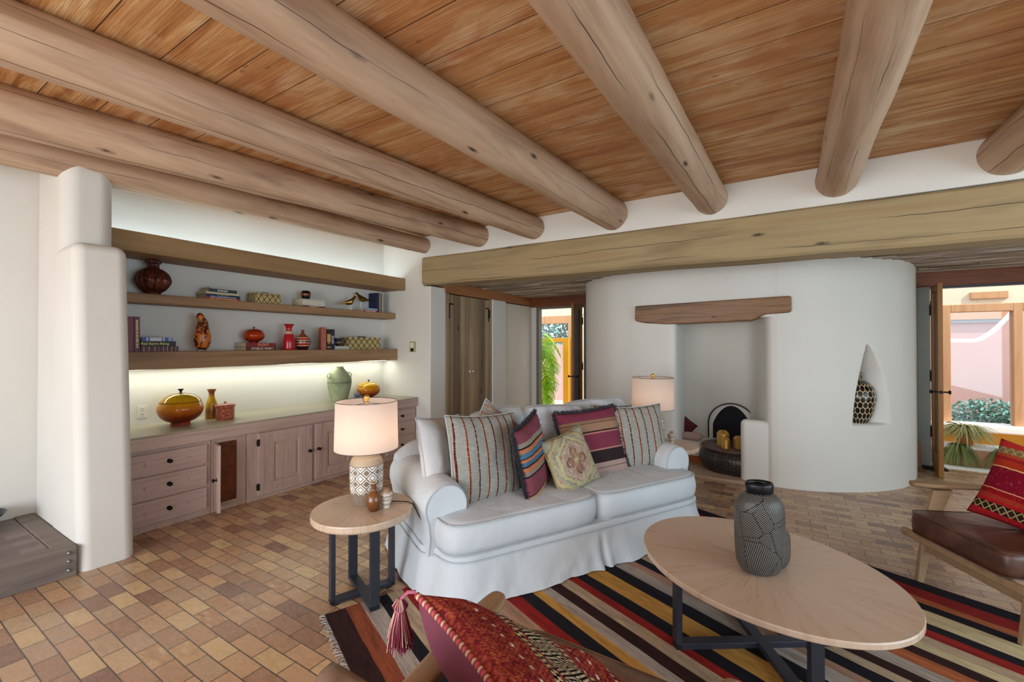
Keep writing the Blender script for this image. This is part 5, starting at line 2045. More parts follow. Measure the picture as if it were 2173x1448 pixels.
def tabletop(parent, a, b, z1, th, edge=.004):
    m = MB()
    n_ = 128
    pf = [(.0, z1 - th), (.97, z1 - th), (.99, z1 - th + .006), (1.0, z1 - th + .012), (1.0, z1 - .006), (.994, z1), (.0, z1)]
    vs, fs = [], []
    for i in range(n_):
        t = 2 * PI * i / n_
        for (r_, z_) in pf:
            vs.append((a * r_ * math.cos(t), b * r_ * math.sin(t), z_))
    L = len(pf)
    for i in range(n_):
        j = (i + 1) % n_
        for q in range(L - 1):
            fs.append((i * L + q, j * L + q, j * L + q + 1, i * L + q + 1))
    m.add(vs, fs, False)
    return m.build('tabletop', VENEER, parent, weld=True)


def u_frame(parent, h, half, w, t, ang, z0=0.0):
    """flat steel U: two uprights and a floor bar"""
    M_ = Matrix.Rotation(ang, 4, 'Z')
    m = MB()
    m.box((-half, -w / 2, z0), (half, w / 2, z0 + t), M_)
    m.build('cross_bar', MT['steel'], parent, bevel=.0015)
    for s_ in (-1, 1):
        m = MB()
        m.box((s_ * half - (t if s_ > 0 else 0), -w / 2, z0), (s_ * half + (0 if s_ > 0 else t), w / 2, h), M_)
        m.build('leg', MT['steel'], parent, bevel=.0015)


def end_table(loc, label):
    r_ = empty('end_table', loc, label=label, cat='table')
    tabletop(r_, .30, .30, .54, .045)
    u_frame(r_, .497, .195, .055, .026, R(68), .012)
    u_frame(r_, .4965, .225, .055, .026, R(158), .0135)
    m = MB()
    for a in (68, 248):
        m.lathe([(.02, 0), (.02, .012)], 10, TR((math.cos(R(a)) * .16, math.sin(R(a)) * .16, 0)))
    for a in (158, 338):
        m.lathe([(.02, 0), (.02, .012)], 10, TR((math.cos(R(a)) * .19, math.sin(R(a)) * .19, 0)))
    m.build('foot', MT['iron'], r_)
    return r_


end_table((-2.215, 1.82, .0), 'round light oak end table with dark steel legs at the left arm of the sofa')
end_table((-1.0, 4.62, 0), 'round light oak end table mostly hidden behind the right arm of the sofa')
ct = empty('coffee_table', (-.1026, 2.584, .0105), (0, 0, R(-31)), 'large oval light oak coffee table on crossed dark steel legs', 'table')
tabletop(ct, .632, .512, .42, .036)
u_frame(ct, .384, .445, .055, .03, R(33.5 + 31), 0)
u_frame(ct, .3835, .445, .055, .03, R(-60 + 31), 0.0015)

# diamond relief lamp
k = NM('lamp_ceramic', .55)
x, y, z = k.sep(k.tc('UV'))
u = k.math('MULTIPLY', x, 9.0)
v = k.math('MULTIPLY', k.math('SUBTRACT', y, .075), 1 / .068)
a = k.math('ABSOLUTE', k.math('SUBTRACT', k.math('FRACT', u), .5))
b = k.math('ABSOLUTE', k.math('SUBTRACT', k.math('FRACT', v), .5))
d = k.math('ADD', a, b)
w1 = k.ramp(d, [(0, 1.0), (.20, 1.0), (.215, 0.0), (.30, 0.0), (.315, 1.0), (.45, 1.0), (.465, 0.0), (.60, 0.0), (.615, 1.0), (.70, 1.0), (.72, 0.0)])
inz = k.math('MULTIPLY', k.math('GREATER_THAN', y, .075), k.math('LESS_THAN', y, .245))
w1 = k.math('MULTIPLY', w1, inz)
n = k.noise(k.map((110, 110, 14)), 1, 2)
base = k.mix(n, '#6c5d50', '#92806c')
top = k.mix(k.math('GREATER_THAN', y, .25), base, '#b39c80')
c = k.mix(w1, top, '#f0ece6')
k.col(c)
k.bump(k.math('ADD', w1, k.math('MULTIPLY', n, .4)), .6, .004)
LAMPC = k.m
k = NM('linen_shade', .9)
k.col('#e2d4cc')
t_ = k.n.new('ShaderNodeBsdfTranslucent')
t_.inputs[0].default_value = lin('#f0dcd0')
ms = k.n.new('ShaderNodeMixShader')
ms.inputs[0].default_value = .5
k.l.new(k.b.outputs[0], ms.inputs[1])
k.l.new(t_.outputs[0], ms.inputs[2])
k.l.new(ms.outputs[0], k.out.inputs[0])
SHADE = k.m
BULB = NM('bulb_glow')
BULB.b.inputs['Emission Color'].default_value = (1, .8, .55, 1)
BULB.b.inputs['Emission Strength'].default_value = 6


def lamp(loc, label, e):
    r_ = empty('table_lamp', loc, label=label, cat='lamp')
    pf = smoothprof([(.085, 0), (.088, .01), (.095, .05), (.102, .12), (.104, .2), (.102, .25), (.09, .285), (.065, .305), (.06, .31)]) + [(.064, .318), (.07, .325), (.066, .335), (.05, .34), (0, .342)]
    MB().lathe(pf, 64).build('base', LAMPC, r_)
    m = MB()
    m.lathe([(.0115, .34), (.0115, .37), (.018, .372), (.018, .40), (.004, .402), (.004, .655)], 16)
    m.build('stem', MT['gold'], r_)
    m = MB()
    R0, R1, z0, z1 = .197, .19, .345, .648
    for r0, r1, fl in ((R0, R1, 1), (R0 - .003, R1 - .003, -1)):
        vs = []
        for i in range(64):
            a = 2 * PI * i / 64
            vs += [(r0 * math.cos(a), r0 * math.sin(a), z0), (r1 * math.cos(a), r1 * math.sin(a), z1)]
        fs = [(2 * i, 2 * ((i + 1) % 64), 2 * ((i + 1) % 64) + 1, 2 * i + 1) for i in range(64)]
        if fl < 0:
            fs = [tuple(reversed(f_)) for f_ in fs]
        if fl > 0:
            m.add(vs, fs, True)
    m.build('lamp_shade', SHADE, r_)
    for rad, z_ in ((R1 - .001, z1), (R0 - .001, z0)):
        m = MB()
        pts = [(rad * math.cos(2 * PI * i / 48), rad * math.sin(2 * PI * i / 48), z_) for i in range(49)]
        m.tube(pts, .002, 6)
        m.build('shade_ring', MT['steel'], r_)
    m = MB()
    for i in range(3):
        a = 2 * PI * i / 3 + .5
        m.tube([(0, 0, z1 - .012), (R1 * .8 * math.cos(a), R1 * .8 * math.sin(a), z1 - .022), (R1 * math.cos(a), R1 * math.sin(a), z1)], .0018, 6)
    m.build('shade_spider', MT['steel'], r_)
    MB().lathe([(.012, z1 - .012), (.012, z1 - .002), (.006, z1), (.016, z1 + .010), (.019, z1 + .022), (.014, z1 + .036), (0, z1 + .04)], 16).build('finial', MT['gold'], r_)
    MB().lathe(smoothprof([(.012, .402), (.02, .42), (.03, .455), (.026, .48), (.0, .495)]), 16).build('bulb', BULB.m, r_)
    q = light('lamp_bulb_light', 'POINT', (loc[0], loc[1], loc[2] + .47), energy=e, color=(1.0, .82, .66), size=.035)
    return r_


lamp((-2.275, 1.895, .54), 'table lamp with diamond relief base and blush drum shade, beside the left sofa arm', 2.6)
lmp = lamp((-1.13, 4.56, .54), 'matching table lamp with drum shade beyond the right sofa arm', 3.6)
lmp.scale = (1.07, 1.07, 1.04)
m = MB().tube([(-2.17, 1.93, .544), (-2.12, 1.99, .546), (-2.04, 2.03, .545), (-1.985, 2.02, .54), (-1.93, 2.06, .40), (-1.93, 2.08, .15)], .003, 6)
o = m.build('lamp_cord', MT['iron'])
tag(o, 'thin dark lamp cord trailing over the edge of the left end table', 'cord')
MT['brownglaze'] = glazemat('brown_bottle_glaze', [(0, '#4c2a14'), (.2, '#6c4020'), (.6, '#7a4c28'), (.8, '#684024'), (.97, '#74503a'), (1, '#b9a48c')], 0, .172, .1, .1)


def bottle(loc, label):
    o = MB().lathe(smoothprof([(.026, 0), (.03, .006), (.043, .04), (.046, .065), (.036, .098), (.02, .12), (.016, .135), (.017, .155), (.022, .172), (.015, .172), (.012, .15)]), 36).build('brown_bottle_vase', MT['brownglaze'])
    o.location = loc
    tag(o, label, 'vase')


def mini(loc, label):
    mt = glazemat('white_brown_swirl', [(0, '#d4ccc2'), (.15, '#d4ccc2'), (.2, '#8f8076'), (.27, '#d8d0c6'), (.4, '#d8d0c6'), (.45, '#978678'), (.52, '#d8d0c6'), (.66, '#8a7466'), (.72, '#d8cfc6'), (.86, '#b89c84'), (1, '#a4785c')], 0, .115, .15, .08, 20)
    o = MB().lathe(smoothprof([(.022, 0), (.023, .01), (.034, .045), (.04, .07), (.034, .09), (.018, .10), (.014, .106), (.019, .115), (.012, .115)]), 36).build('mini_vase', mt)
    o.location = loc
    tag(o, label, 'vase')


bottle((-2.12, 1.82, .54), 'small glossy brown bottle vase in front of the left lamp')
mini((-2.10, 1.90, .54), 'tiny white vase with brown swirl bands on the left end table')
mini((-.975, 4.70, .54), 'tiny white vase with brown neck on the right end table')
o = MB().lathe(smoothprof([(.03, 0), (.04, .01), (.055, .03), (.055, .05), (.04, .075), (.02, .085), (.022, .1), (.016, .1)]), 30).build('gold_vase', MT['gold'])
o.location = (-1.05, 4.46, .54)
tag(o, 'squat yellow gold vase at the foot of the right lamp', 'vase')

# black studded vase on the coffee table
k = NM('studded_black', .42, .25)
x, y, z = k.sep(k.tc('UV'))
pos = k.comb(k.math('MULTIPLY', x, .52), z, k.math('MULTIPLY', y, 1.0))
pos = k.comb(k.math('MULTIPLY', x, .52), y, 0.0)
vc = k.n.new('ShaderNodeTexVoronoi')
vc.feature = 'F1'
k.l.new(pos, vc.inputs['Vector'])
vc.inputs['Scale'].default_value = 10.0
cx, cy, cz = k.sep(vc.outputs['Color'])
ang = k.math('MULTIPLY', cx, PI)
ca, sa = k.math('COSINE', ang), k.math('SINE', ang)
px, py, pz = k.sep(pos)
ru = k.math('ADD', k.math('MULTIPLY', px, ca), k.math('MULTIPLY', py, sa))
rv = k.math('SUBTRACT', k.math('MULTIPLY', py, ca), k.math('MULTIPLY', px, sa))
fu = k.math('ABSOLUTE', k.math('SUBTRACT', k.math('FRACT', k.math('MULTIPLY', ru, 150.0)), .5))
fv = k.math('ABSOLUTE', k.math('SUBTRACT', k.math('FRACT', k.math('MULTIPLY', rv, 150.0)), .5))
dd = k.math('MAXIMUM', fu, fv)
dot = k.ramp(dd, [(.26, 1.0), (.36, 0.0)])
ed = k.n.new('ShaderNodeTexVoronoi')
ed.feature = 'DISTANCE_TO_EDGE'
k.l.new(pos, ed.inputs['Vector'])
ed.inputs['Scale'].default_value = 10.0
el = k.ramp(ed.outputs['Distance'], [(.006, 0.0), (.012, 1.0)])
hgt = k.math('MULTIPLY', dot, el)
k.col(k.mix(hgt, '#131318', '#8f8a82'))
k.bump(hgt, .7, .003)
cv = empty('studded_vase', (-.10, 2.475, .4305), (0, 0, R(25)), 'tall black flask shaped vase with studded facets on the coffee table', 'vase')
pf = smoothprof([(.06, 0), (.095, .012), (.12, .05), (.128, .12), (.13, .2), (.128, .28), (.115, .325), (.085, .35), (.066, .356)])
MB().lathe(pf, 72, sx=1.0, sy=.74, capt=False).build('body', k.m, cv)
cv.scale = (.88, .88, 1.10)
MB().lathe([(.064, .352), (.072, .36), (.074, .39), (.07, .402), (.062, .402), (.058, .39), (.056, .35)], 48, sx=1.0, sy=.72, capt=False).build('neck', plain('black_metal_rim', '#17171d', .28, .4, .1), cv)
cv2 = empty('studded_vase', (-.045, 2.585, .4305), (0, 0, R(60)), 'smaller black studded vase just peeking out behind the tall one', 'vase')
pf = smoothprof([(.045, 0), (.07, .01), (.088, .05), (.09, .11), (.085, .165), (.06, .195), (.035, .20)])
MB().lathe(pf, 60, sx=1.0, sy=.8, capt=False).build('body', k.m, cv2)

# drum table with pierced sides
k = NM('pierced_metal', .35, .7)
x, y, z = k.sep(k.tc('UV'))
u = k.math('MULTIPLY', x, 66.0)
v = k.math('MULTIPLY', y, 27.0)
a = k.math('ABSOLUTE', k.math('SUBTRACT', k.math('FRACT', k.math('MULTIPLY', k.math('ADD', u, v), .5)), .5))
b = k.math('ABSOLUTE', k.math('SUBTRACT', k.math('FRACT', k.math('MULTIPLY', k.math('SUBTRACT', u, v), .5)), .5))
h1 = k.math('MULTIPLY', k.math('LESS_THAN', a, .10), k.math('GREATER_THAN', b, .2))
h2 = k.math('MULTIPLY', k.math('LESS_THAN', b, .10), k.math('GREATER_THAN', a, .2))
h3 = k.math('MULTIPLY', k.math('GREATER_THAN', a, .43), k.math('GREATER_THAN', b, .43))
h = k.math('MAXIMUM', k.math('MAXIMUM', h1, h2), h3)
pan = k.math('GREATER_THAN', k.math('FRACT', k.math('MULTIPLY', x, 9.0)), .10)
h = k.math('MULTIPLY', h, pan)
h = k.math('MULTIPLY', h, k.math('LESS_THAN', k.math('ABSOLUTE', k.math('SUBTRACT', y, .135)), .105))
k.col(k.mix(h, '#4c4642', '#060507'))
k.b.inputs['Metallic'].default_value = .45
k.bump(k.math('SUBTRACT', 1.0, h), .5, .004)
dt = empty('drum_table', (-.50, 6.03, .02), label='low round drum table with pierced metal sides and dark wooden top by the hearth', cat='table')
MB().lathe(smoothprof([(.34, 0), (.37, .03), (.405, .12), (.40, .19), (.36, .25), (.345, .258)]), 80).build('body', k.m, dt)
MB().lathe([(0, .258), (.37, .258), (.385, .264), (.388, .275), (.38, .284), (0, .284)], 72).build('table_top', plain('dark_walnut_top', '#5c4138', .35, 0, .2, 6, .05), dt)


def candle(loc, r0, h0, label):
    r_ = empty('candle_holder', loc, label=label, cat='candle holder', group=None)
    m = MB()
    m.lathe([(r0 * .86, 0), (r0, h0 * .04), (r0, h0 * .80), (r0 * .62, h0 * .97), (r0 * .5, h0)], 12, smooth=False)
    m.build('body', MT['gold'], r_)


candle((-.625, 5.93, .304), .072, .195, 'tallest gold faceted candle holder on the drum table')
candle((-.585, 5.81, .304), .050, .135, 'smallest gold faceted candle holder, in front of the tallest')
candle((-.45, 5.87, .304), .060, .155, 'medium gold faceted candle holder at the right, partly behind the wing wall')
# niche vase
k = NM('spotted_vase', .25)
x, y, z = k.sep(k.tc('UV'))
row = k.math('FLOOR', k.math('MULTIPLY', y, 17.0))
off = k.math('MULTIPLY', k.math('MODULO', row, 2.0), .5)
fu = k.math('SUBTRACT', k.math('FRACT', k.math('ADD', k.math('MULTIPLY', x, 20.0), off)), .5)
fv = k.math('SUBTRACT', k.math('FRACT', k.math('MULTIPLY', y, 17.0)), .5)
dd = k.math('ADD', k.math('MULTIPLY', fu, fu), k.math('MULTIPLY', k.math('MULTIPLY', fv, fv), .75))
wv = k.math('ADD', dd, k.math('MULTIPLY', k.math('SUBTRACT', k.noise(k.tc(), 40, 2), .5), .05))
k.col(k.ramp(wv, [(.19, '#0d0c0f'), (.215, '#bda67c')]))
o = MB().lathe(smoothprof([(.07, 0), (.085, .01), (.125, .10), (.15, .22), (.155, .30), (.13, .39), (.07, .45), (.04, .475), (.036, .51), (.04, .545), (.028, .545)]), 48).build('spotted_vase', k.m)
o.location = (.700, 6.03, .702)
tag(o, 'black and cream spotted vase standing in the pointed wall niche', 'vase')
# cushions on the hearth bench
r_ = empty('hearth_cushion', (-1.0, 6.18, .29), (0, 0, R(0)), label='rolled pale pink cushion lying on the hearth bench', cat='cushion')
m = MB()
pts = [(-.16 + .26 * i / 10, 0, .05) for i in range(11)]
m.tube(pts, [.028, .046, .05, .052, .052, .052, .052, .052, .05, .044, .024], 20)
m.build('cover', plain('pink_linen', '#b79a90', .9, 0, .06, 20, .2), r_)
k = NM('red_black_check', .9)
x, y, z = k.sep(k.tc())
st_ = k.math('LESS_THAN', k.math('FRACT', k.math('MULTIPLY', z, 30.0)), .5)
k.col(k.mix(st_, '#7c1c24', '#1c1418'))
TP(.24, .24, .08, Matrix.Translation((-1.13, 6.28, .44)) @ Matrix.Rotation(R(38), 4, 'Y'), k.m, 'small red and black striped pillow corner at the left end of the hearth bench', 51)


# ---------------------------------------------------------------- wood and leather lounge chairs
k = NM('brown_leather', .38)
n = k.noise(k.tc(), 9, 4, .65)
n2 = k.noise(k.tc(), 220, 2)
k.col(k.ramp(n, [(.3, '#38211a'), (.55, '#58372b'), (.75, '#70493a')]))
k.bump(k.math('ADD', k.math('MULTIPLY', n, .4), k.math('MULTIPLY', n2, .25)), .3, .003)
LEATH = k.m
k = NM('tan_leather', .42)
n = k.noise(k.tc(), 9, 4, .65)
k.col(k.ramp(n, [(.3, '#5c4436'), (.55, '#7c604c'), (.75, '#94765e')]))
LEATH2 = k.m


def rail(m, pts, w, t, M_=None):
    """flat bar with rounded ends along pts; w across, t thick (z)"""
    m.tube(pts, w / 2, 12, M_, True, t / w)


def lounge(M_, label, leather, wd=.62, canvas=None, bw=.60, tip=.02, by=.70, bz=.635, sy_=.30, za=.618):
    r_ = empty('lounge_chair', M=M_, label=label, cat='chair', group=None)
    def slat(pts, t_):
        # flat tapering board: pts = (x, y, z, half depth)
        m = MB()
        vs = []
        for (a, b, c_, h_) in pts:
            vs += [(a - t_, b - h_, c_), (a + t_, b - h_, c_), (a + t_, b + h_, c_), (a - t_, b + h_, c_)]
        n_ = len(pts)
        m.add(vs, [(4 * i + q, 4 * i + (q + 1) % 4, 4 * i + 4 + (q + 1) % 4, 4 * i + 4 + q) for i in range(n_ - 1) for q in range(4)] + [(0, 1, 2, 3), tuple(range(4 * n_ - 1, 4 * n_ - 5, -1))])
        return m.build('leg', MT['chairwood'], r_, bevel=.006)
    for sx in (-1, 1):
        x = 0 if sx < 0 else wd
        slat([(x, .0, .0, .020), (x, .045, .25, .034), (x + sx * .02, .11, .45, .045), (x + sx * .03, .17, .592, .055)], .016)
        slat([(x, .80, .0, .018), (x, .72, .25, .030), (x, .64, .598, .035)], .016)
        # armrest: broad paddle, tip forward
        m = MB()
        P = [(tip, .016), (tip + .01, .032), (tip + .04, .043), (.12, .054), (.2, .052), (.3, .046), (.45, .038), (.62, .034), (.76, .03)]
        vs, fs = [], []
        for (yy, hw) in P:
            xx = x + sx * (.085 - .09 * yy)
            zt = za - .012 * yy
            sec = [(-hw, -.010), (-hw * .8, -.024), (hw * .8, -.024), (hw, -.010), (hw, .006), (hw * .8, .014), (-hw * .8, .014), (-hw, .006)]
            for (a, b) in sec:
                vs.append((xx + a, yy, zt + b))
        for i in range(len(P) - 1):
            for j in range(8):
                q = (j + 1) % 8
                fs.append((i * 8 + j, i * 8 + q, (i + 1) * 8 + q, (i + 1) * 8 + j))
        fs += [tuple(reversed(range(8))), tuple(range(len(vs) - 8, len(vs)))]
        m.add(vs, fs, True)
        m.build('armrest', MT['chairwood'], r_, subsurf=1)
        m = MB()
        m.box((x - .012, .04, .285), (x + .012, .75, .32))
        m.build('side_rail', MT['chairwood'], r_, bevel=.005)
    m = MB()
    m.box((-.085, -.05, .275), (wd + .085, -.012, .325))
    m.build('front_rail', MT['chairwood'], r_, bevel=.012, seg=3)
    m = MB()
    m.box((0.02, .035, .195), (wd - .02, .06, .265))
    m.build('stretcher', MT['chairwood'], r_, bevel=.006)
    m = MB()
    m.box((0.02, .70, .25), (wd - .02, .73, .31))
    m.build('back_rail', MT['chairwood'], r_, bevel=.006)
    c_ = cushion(wd / 2 - .005, .37, -.064, .064, .012, 'seat_cushion', leather, r_, (wd / 2, sy_, .396), (R(-1), 0, 0), p=14, seed=3, wr=.003, pipe=False, side=.006)
    pm = MB()
    rim = superell(wd / 2 - .003, .372, 120, 14)
    for z_ in (-.062, .062):
        pts = [(a, b, z_) for a, b in rim]
        pm.tube(pts + [pts[0]], .004, 6)
    pm.build('piping', leather, c_)
    b_ = cushion(bw / 2, .25, -.05 if not canvas else -.005, .05, .02, 'back_cushion', [leather], r_, (wd / 2, by, bz), (R(64), 0, 0), p=12, seed=9, wr=.004, pipe=False, side=.006)
    if canvas:
        m = MB()
        rim = superell(bw / 2 - .002, .252, 100, 12)
        vs = [(a, b, -.012) for a, b in rim] + [(a * 1.01, b * 1.02, -.03) for a, b in rim] + [(a, b, -.065) for a, b in rim] + [(a * .1, b * .1, -.085) for a, b in rim]
        m.add(vs, [(q * 100 + i, q * 100 + (i + 1) % 100, q * 100 + 100 + (i + 1) % 100, q * 100 + 100 + i) for q in range(3) for i in range(100)] + [tuple(range(300, 400))], True)
        o = m.build('canvas_back', canvas, b_)
        pm = MB()
        pts = [(a * 1.01, b * 1.01, -.012) for a, b in rim]
        pm.tube(pts + [pts[0]], .006, 6)
        pm.build('piping', canvas, b_)
    m = MB()
    for i in range(3):
        xx = wd * (.2 + .3 * i)
        m.box((xx - .012, .0, 0), (xx + .012, .02, .5), TR((0, .735, .33), (R(-22), 0, 0)))
    m.build('back_slats', MT['chairwood'], r_, bevel=.004)
    return r_


MC = Matrix.Translation((.755, 3.845, 0)) @ Matrix.Rotation(R(-62), 4, 'Z')
lounge(MC, 'wood framed lounge chair with dark brown leather seat at the right edge', LEATH)
CANV = plain('grey_canvas', '#8f8a88', .9, 0, .12, 90, .2)
MF = Matrix.Translation((-.205, 1.34, 0.0)) @ Matrix.Rotation(R(179), 4, 'Z')
lounge(MF, 'foreground tan leather lounge chair seen from behind, holding the woven red pillow', LEATH2, .63, CANV, .74, -.055, .655, .588, .252, .590)

# red pillow of the right chair
k = NM('red_woven_bands', .9, spec=.1)
x, y, z = k.sep(k.tc())
t = k.math('DIVIDE', k.math('ADD', z, .25), .5)
zz_ = k.noise(k.map((60, 60, 6)), 1, 2)
t2 = k.math('ADD', t, k.math('MULTIPLY', k.math('SUBTRACT', zz_, .5), .02))
c = k.ramp(t2, [(0, '#a01c24'), (.1, '#2a2014'), (.2, '#a81c24'), (.24, '#a03424'), (.30, '#8c141c'), (.36, '#d8a070'), (.375, '#7c1028'), (.64, '#d8b070'), (.655, '#a83420'), (.74, '#942028'), (.78, '#a84428'), (.82, '#7c6a44'), (.90, '#b42c2c')], 'CONSTANT')
zg = k.math('ABSOLUTE', k.math('SUBTRACT', k.math('FRACT', k.math('ADD', k.math('MULTIPLY', x, 26.0), 50.0)), .5))
lz = k.math('ABSOLUTE', k.math('SUBTRACT', k.math('FRACT', k.math('MULTIPLY', t, 10.0)), .5))
dm = k.math('ABSOLUTE', k.math('SUBTRACT', k.math('ADD', zg, lz), .5))
inb = k.math('MULTIPLY', k.math('GREATER_THAN', t, .1), k.math('LESS_THAN', t, .2))
inb2 = k.math('MULTIPLY', k.math('GREATER_THAN', t, .82), k.math('LESS_THAN', t, .9))
c = k.mix(k.math('MULTIPLY', k.math('MAXIMUM', inb, inb2), k.math('LESS_THAN', dm, .09)), c, '#a8986c')
fl = k.noise(k.map((130, 130, 40)), 1, 2)
c = k.mix(k.ramp(fl, [(.62, 0.0), (.68, .6)]), c, '#b0503c')
k.col(c)
k.bump(k.noise(k.map((220, 220, 90)), 1, 2), .5, .004)
TP(.50, .50, .16, MC @ Matrix.Translation((.335, .40, .69)) @ Matrix.Rotation(R(30), 4, 'Z') @ Matrix.Rotation(R(-22), 4, 'X') @ Matrix.Rotation(R(12), 4, 'Y'), k.m, 'red woven pillow with black and yellow bands on the right leather chair', 61)

# woven red pillow with tassel, mauve back
k = NM('woven_red_throw', .9, spec=.1)
x, y, z = k.sep(k.tc('UV'))
v10 = k.math('MULTIPLY', y, 26.0)
knit = k.math('ABSOLUTE', k.math('SUBTRACT', k.math('FRACT', k.math('ADD', k.math('MULTIPLY', x, 46.0), k.math('MULTIPLY', k.math('ABSOLUTE', k.math('SUBTRACT', k.math('FRACT', k.math('MULTIPLY', y, 30.0)), .5)), 1.2))), .5))
kv = k.math('ABSOLUTE', k.math('SUBTRACT', k.math('FRACT', k.math('MULTIPLY', y, 60.0)), .5))
n = k.noise(k.map((60, 60, 60)), 1, 2)
redc = k.ramp(n, [(.35, '#74242c'), (.5, '#9c3c34'), (.62, '#ac5638'), (.75, '#8c3850')])
c = k.mix(k.ramp(knit, [(.0, .75), (.16, 0.0)]), redc, '#3a0c14')
white = k.math('LESS_THAN', k.math('ABSOLUTE', k.math('SUBTRACT', k.math('FRACT', k.math('MULTIPLY', y, 22.0)), .5)), .26)


def band(u0, u1):
    return k.math('MULTIPLY', k.math('GREATER_THAN', x, u0), k.math('LESS_THAN', x, u1))


def chk(u0, u1, cc, f=22.0, ph=0.0, duty=.25):
    """dashes of colour cc over a dark line"""
    w_ = k.math('LESS_THAN', k.math('ABSOLUTE', k.math('SUBTRACT', k.math('FRACT', k.math('ADD', k.math('MULTIPLY', y, f), ph)), .5)), duty)
    return k.mix(w_, '#1c1416', cc)


for (a, b, cc, ph) in [(.255, .275, '#c8b88c', 0), (.275, .295, '#c8b88c', .5), (.505, .525, '#c8b88c', 0), (.525, .545, '#d0c09c', .5), (.80, .82, '#d0c09c', .25)]:
    c = k.mix(band(a, b), c, chk(a, b, cc, 22, ph))
for (a, b, ph) in [(.15, .165, 0), (.62, .635, .3), (.70, .715, .7)]:
    w_ = k.math('LESS_THAN', k.math('ABSOLUTE', k.math('SUBTRACT', k.math('FRACT', k.math('ADD', k.math('MULTIPLY', y, 11.0), ph)), .5)), .16)
    c = k.mix(k.math('MULTIPLY', band(a, b), w_), c, '#d8c8b8')
# diamond band
dv = k.math('ABSOLUTE', k.math('SUBTRACT', k.math('FRACT', k.math('MULTIPLY', y, 6.0)), .5))
du = k.math('DIVIDE', k.math('ABSOLUTE', k.math('SUBTRACT', x, .40)), .19)
dg = k.math('ADD', dv, du)
rings = k.math('LESS_THAN', k.math('FRACT', k.math('MULTIPLY', dg, 5.5)), .5)
c = k.mix(band(.31, .49), c, k.mix(rings, '#1a1414', '#c0b090'))
k.col(c)
k.bump(k.math('ADD', knit, k.math('MULTIPLY', kv, .6)), .9, .006)
WOV = k.m
MAUVE = plain('mauve_suede', '#7c3a50', .8, 0, .12, 120, .15)
A_, B_, C_ = Vector((-.955, .985, .785)), Vector((-.46, 1.36, .47)), Vector((-.50, .80, .76))
D_ = Vector((-.08, 1.14, .44))
nrm = (B_ - A_).cross(C_ - A_).normalized()
if nrm.z < 0:
    nrm = -nrm
cen = (A_ + B_ + C_ + D_) / 4
wp = empty('woven_pillow', tuple(cen), label='red woven pillow with diamond bands, mauve back and a corner tassel, on the foreground chair', cat='pillow')


def wfn(u, v, side):
    a, b = u * 2 - 1, v * 2 - 1
    pin = .07
    uu = .5 + (u - .5) * (1 - pin * (1 - b * b) * abs(a) ** 3)
    vv = .5 + (v - .5) * (1 - pin * (1 - a * a) * abs(b) ** 3)
    p = A_ * (1 - uu) * (1 - vv) + B_ * uu * (1 - vv) + C_ * (1 - uu) * vv + D_ * uu * vv
    th = (max(0, 1 - a ** 4) * max(0, 1 - b ** 4)) ** .5
    h_ = .075 if side > 0 else .15
    w_ = .012 * noise.noise((a * 2.2, b * 2.2, 4)) + .006 * noise.noise((a * 5, b * 5, 1))
    dent = -.035 * math.exp(-((a - .45) ** 2 + (b + .15) ** 2) / .07) if side > 0 else 0
    return p + nrm * side * (h_ * th + (w_ + dent) * min(1, th * 2)) - cen


m = MB()
m.grid(lambda u, v: tuple(wfn(u, v, 1)), 60, 60, True, uv=True)
m.build('woven_face', WOV, wp)
m = MB()
m.grid(lambda u, v: tuple(wfn(1 - u, v, -1)), 50, 50, True)
m.build('mauve_back', MAUVE, wp)
# thick whipped binding along the near edge and top edge
m1, m2, m3 = MB(), MB(), MB()
path = [wfn(0, t / 120, 1) for t in range(121)]
for i in range(0, 120, 2):
    a, b = path[i], path[min(120, i + 2)]
    mm_ = [m1, m2, m1, m3][(i // 2) % 4]
    mm_.tube([a, (a + b) / 2, b + (b - a) * .3], [.007, .0105, .007], 7)
m1.build('binding', plain('pink_yarn', '#a83c4c', .9), wp)
m2.build('binding', plain('cream_yarn', '#d2c29c', .9), wp)
m3.build('binding', plain('salmon_yarn', '#c4605c', .9), wp)
m1, m2 = MB(), MB()
path = [wfn(t / 140, 0, 1) for t in range(141)]
for i in range(0, 140):
    (m1 if i % 2 else m2).tube([path[i], (path[i] + path[min(140, i + 1)]) / 2 + nrm * .004, path[min(140, i + 1)]], .0055, 5)
m1.build('edging', plain('yellow_yarn', '#c8a04c', .9), wp)
m2.build('edging', plain('orange_yarn', '#a8442c', .9), wp)
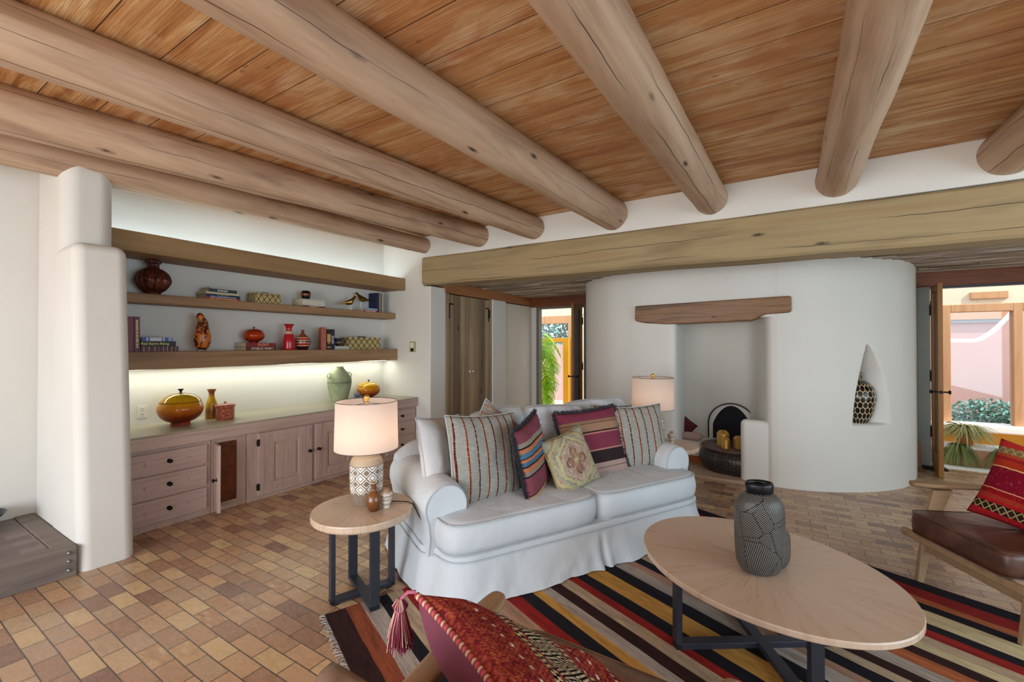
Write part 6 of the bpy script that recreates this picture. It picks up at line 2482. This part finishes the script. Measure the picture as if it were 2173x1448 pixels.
# tassel
random.seed(9)
tip = A_ - cen + Vector((-.006, .004, .004))
hd = tip + Vector((-.038, -.028, -.022))
ms_ = [MB(), MB(), MB()]
for i in range(330):
    a = random.uniform(0, 2 * PI)
    r0 = random.uniform(0, .018)
    r1 = random.uniform(.004, .040)
    L = random.uniform(.085, .12)
    o0 = Vector((math.cos(a), math.sin(a), 0))
    pts = [hd + o0 * r0 * .4 + Vector((0, 0, .004)), hd + o0 * (r0 + .006) + Vector((0, 0, -.016)), hd + o0 * .015 + Vector((0, 0, -.03)), hd + o0 * (r1 * .75) + Vector((random.uniform(-.003, .003), random.uniform(-.003, .003), -.03 - L * .5)), hd + o0 * r1 + Vector((random.uniform(-.006, .006), random.uniform(-.006, .006), -.03 - L))]
    ms_[i % 3].tube(pts, .0017, 4, cap=False)
for q, (nm_, cc) in enumerate([('tassel', '#8c2440'), ('tassel', '#d0ac9c'), ('tassel', '#7a3048')]):
    o = ms_[q].build(nm_, plain('tassel_yarn', cc, .9), wp)
m = MB()
m.tube([tip, tip + (hd - tip) * .5 + Vector((0, 0, .012)), hd], .006, 6)
m.tube([(hd.x + .0165 * math.cos(2 * PI * i / 16), hd.y + .0165 * math.sin(2 * PI * i / 16), hd.z - .028) for i in range(17)], .003, 6)
m.build('tassel_cord', plain('tassel_cord', '#b8647c', .9), wp)

# repeats share a group
GR = {'end_table': 'light oak end tables', 'table_lamp': 'table lamps beside the sofa', 'decorative_box': 'trellis pattern boxes on the shelves', 'candle_holder': 'gold candle holders on the drum table',
      'throw_pillow': 'throw pillows', 'grass_tuft': 'grass tufts in the planter', 'shrub': 'shrubs outside the courtyard windows', 'lounge_chair': 'wood framed lounge chairs', 'wall_shelf': 'thick wooden wall shelves',
      'drawer_cabinet': 'base cabinets', 'narrow_cabinet': 'base cabinets', 'double_door_cabinet': 'base cabinets', 'lidded_pot': 'lidded glazed pots', 'mini_vase': 'tiny white and brown vases', 'studded_vase': 'black studded vases', 'bowl': 'nested bowls on the step'}
for o in S.objects:
    if o.parent is None and o.type in {'MESH', 'EMPTY'} and 'kind' not in o.keys():
        b_ = o.name.split('.')[0]
        if 'group' not in o.keys():
            if b_ in GR:
                o['group'] = GR[b_]
            elif b_ == 'book':
                o['group'] = 'books on the upper shelf' if o.matrix_world.translation.z > 1.9 or o.location.z > 1.9 else 'books on the lower shelf'
        elif b_ == 'book':
            o['group'] = 'books on the upper shelf'
# every loose thing without a group keeps only label and category
for o in S.objects:
    if o.parent is None and o.type in {'MESH', 'EMPTY'} and 'label' not in o.keys():
        print('UNLABELLED', o.name)
bpy.context.view_layer.update()
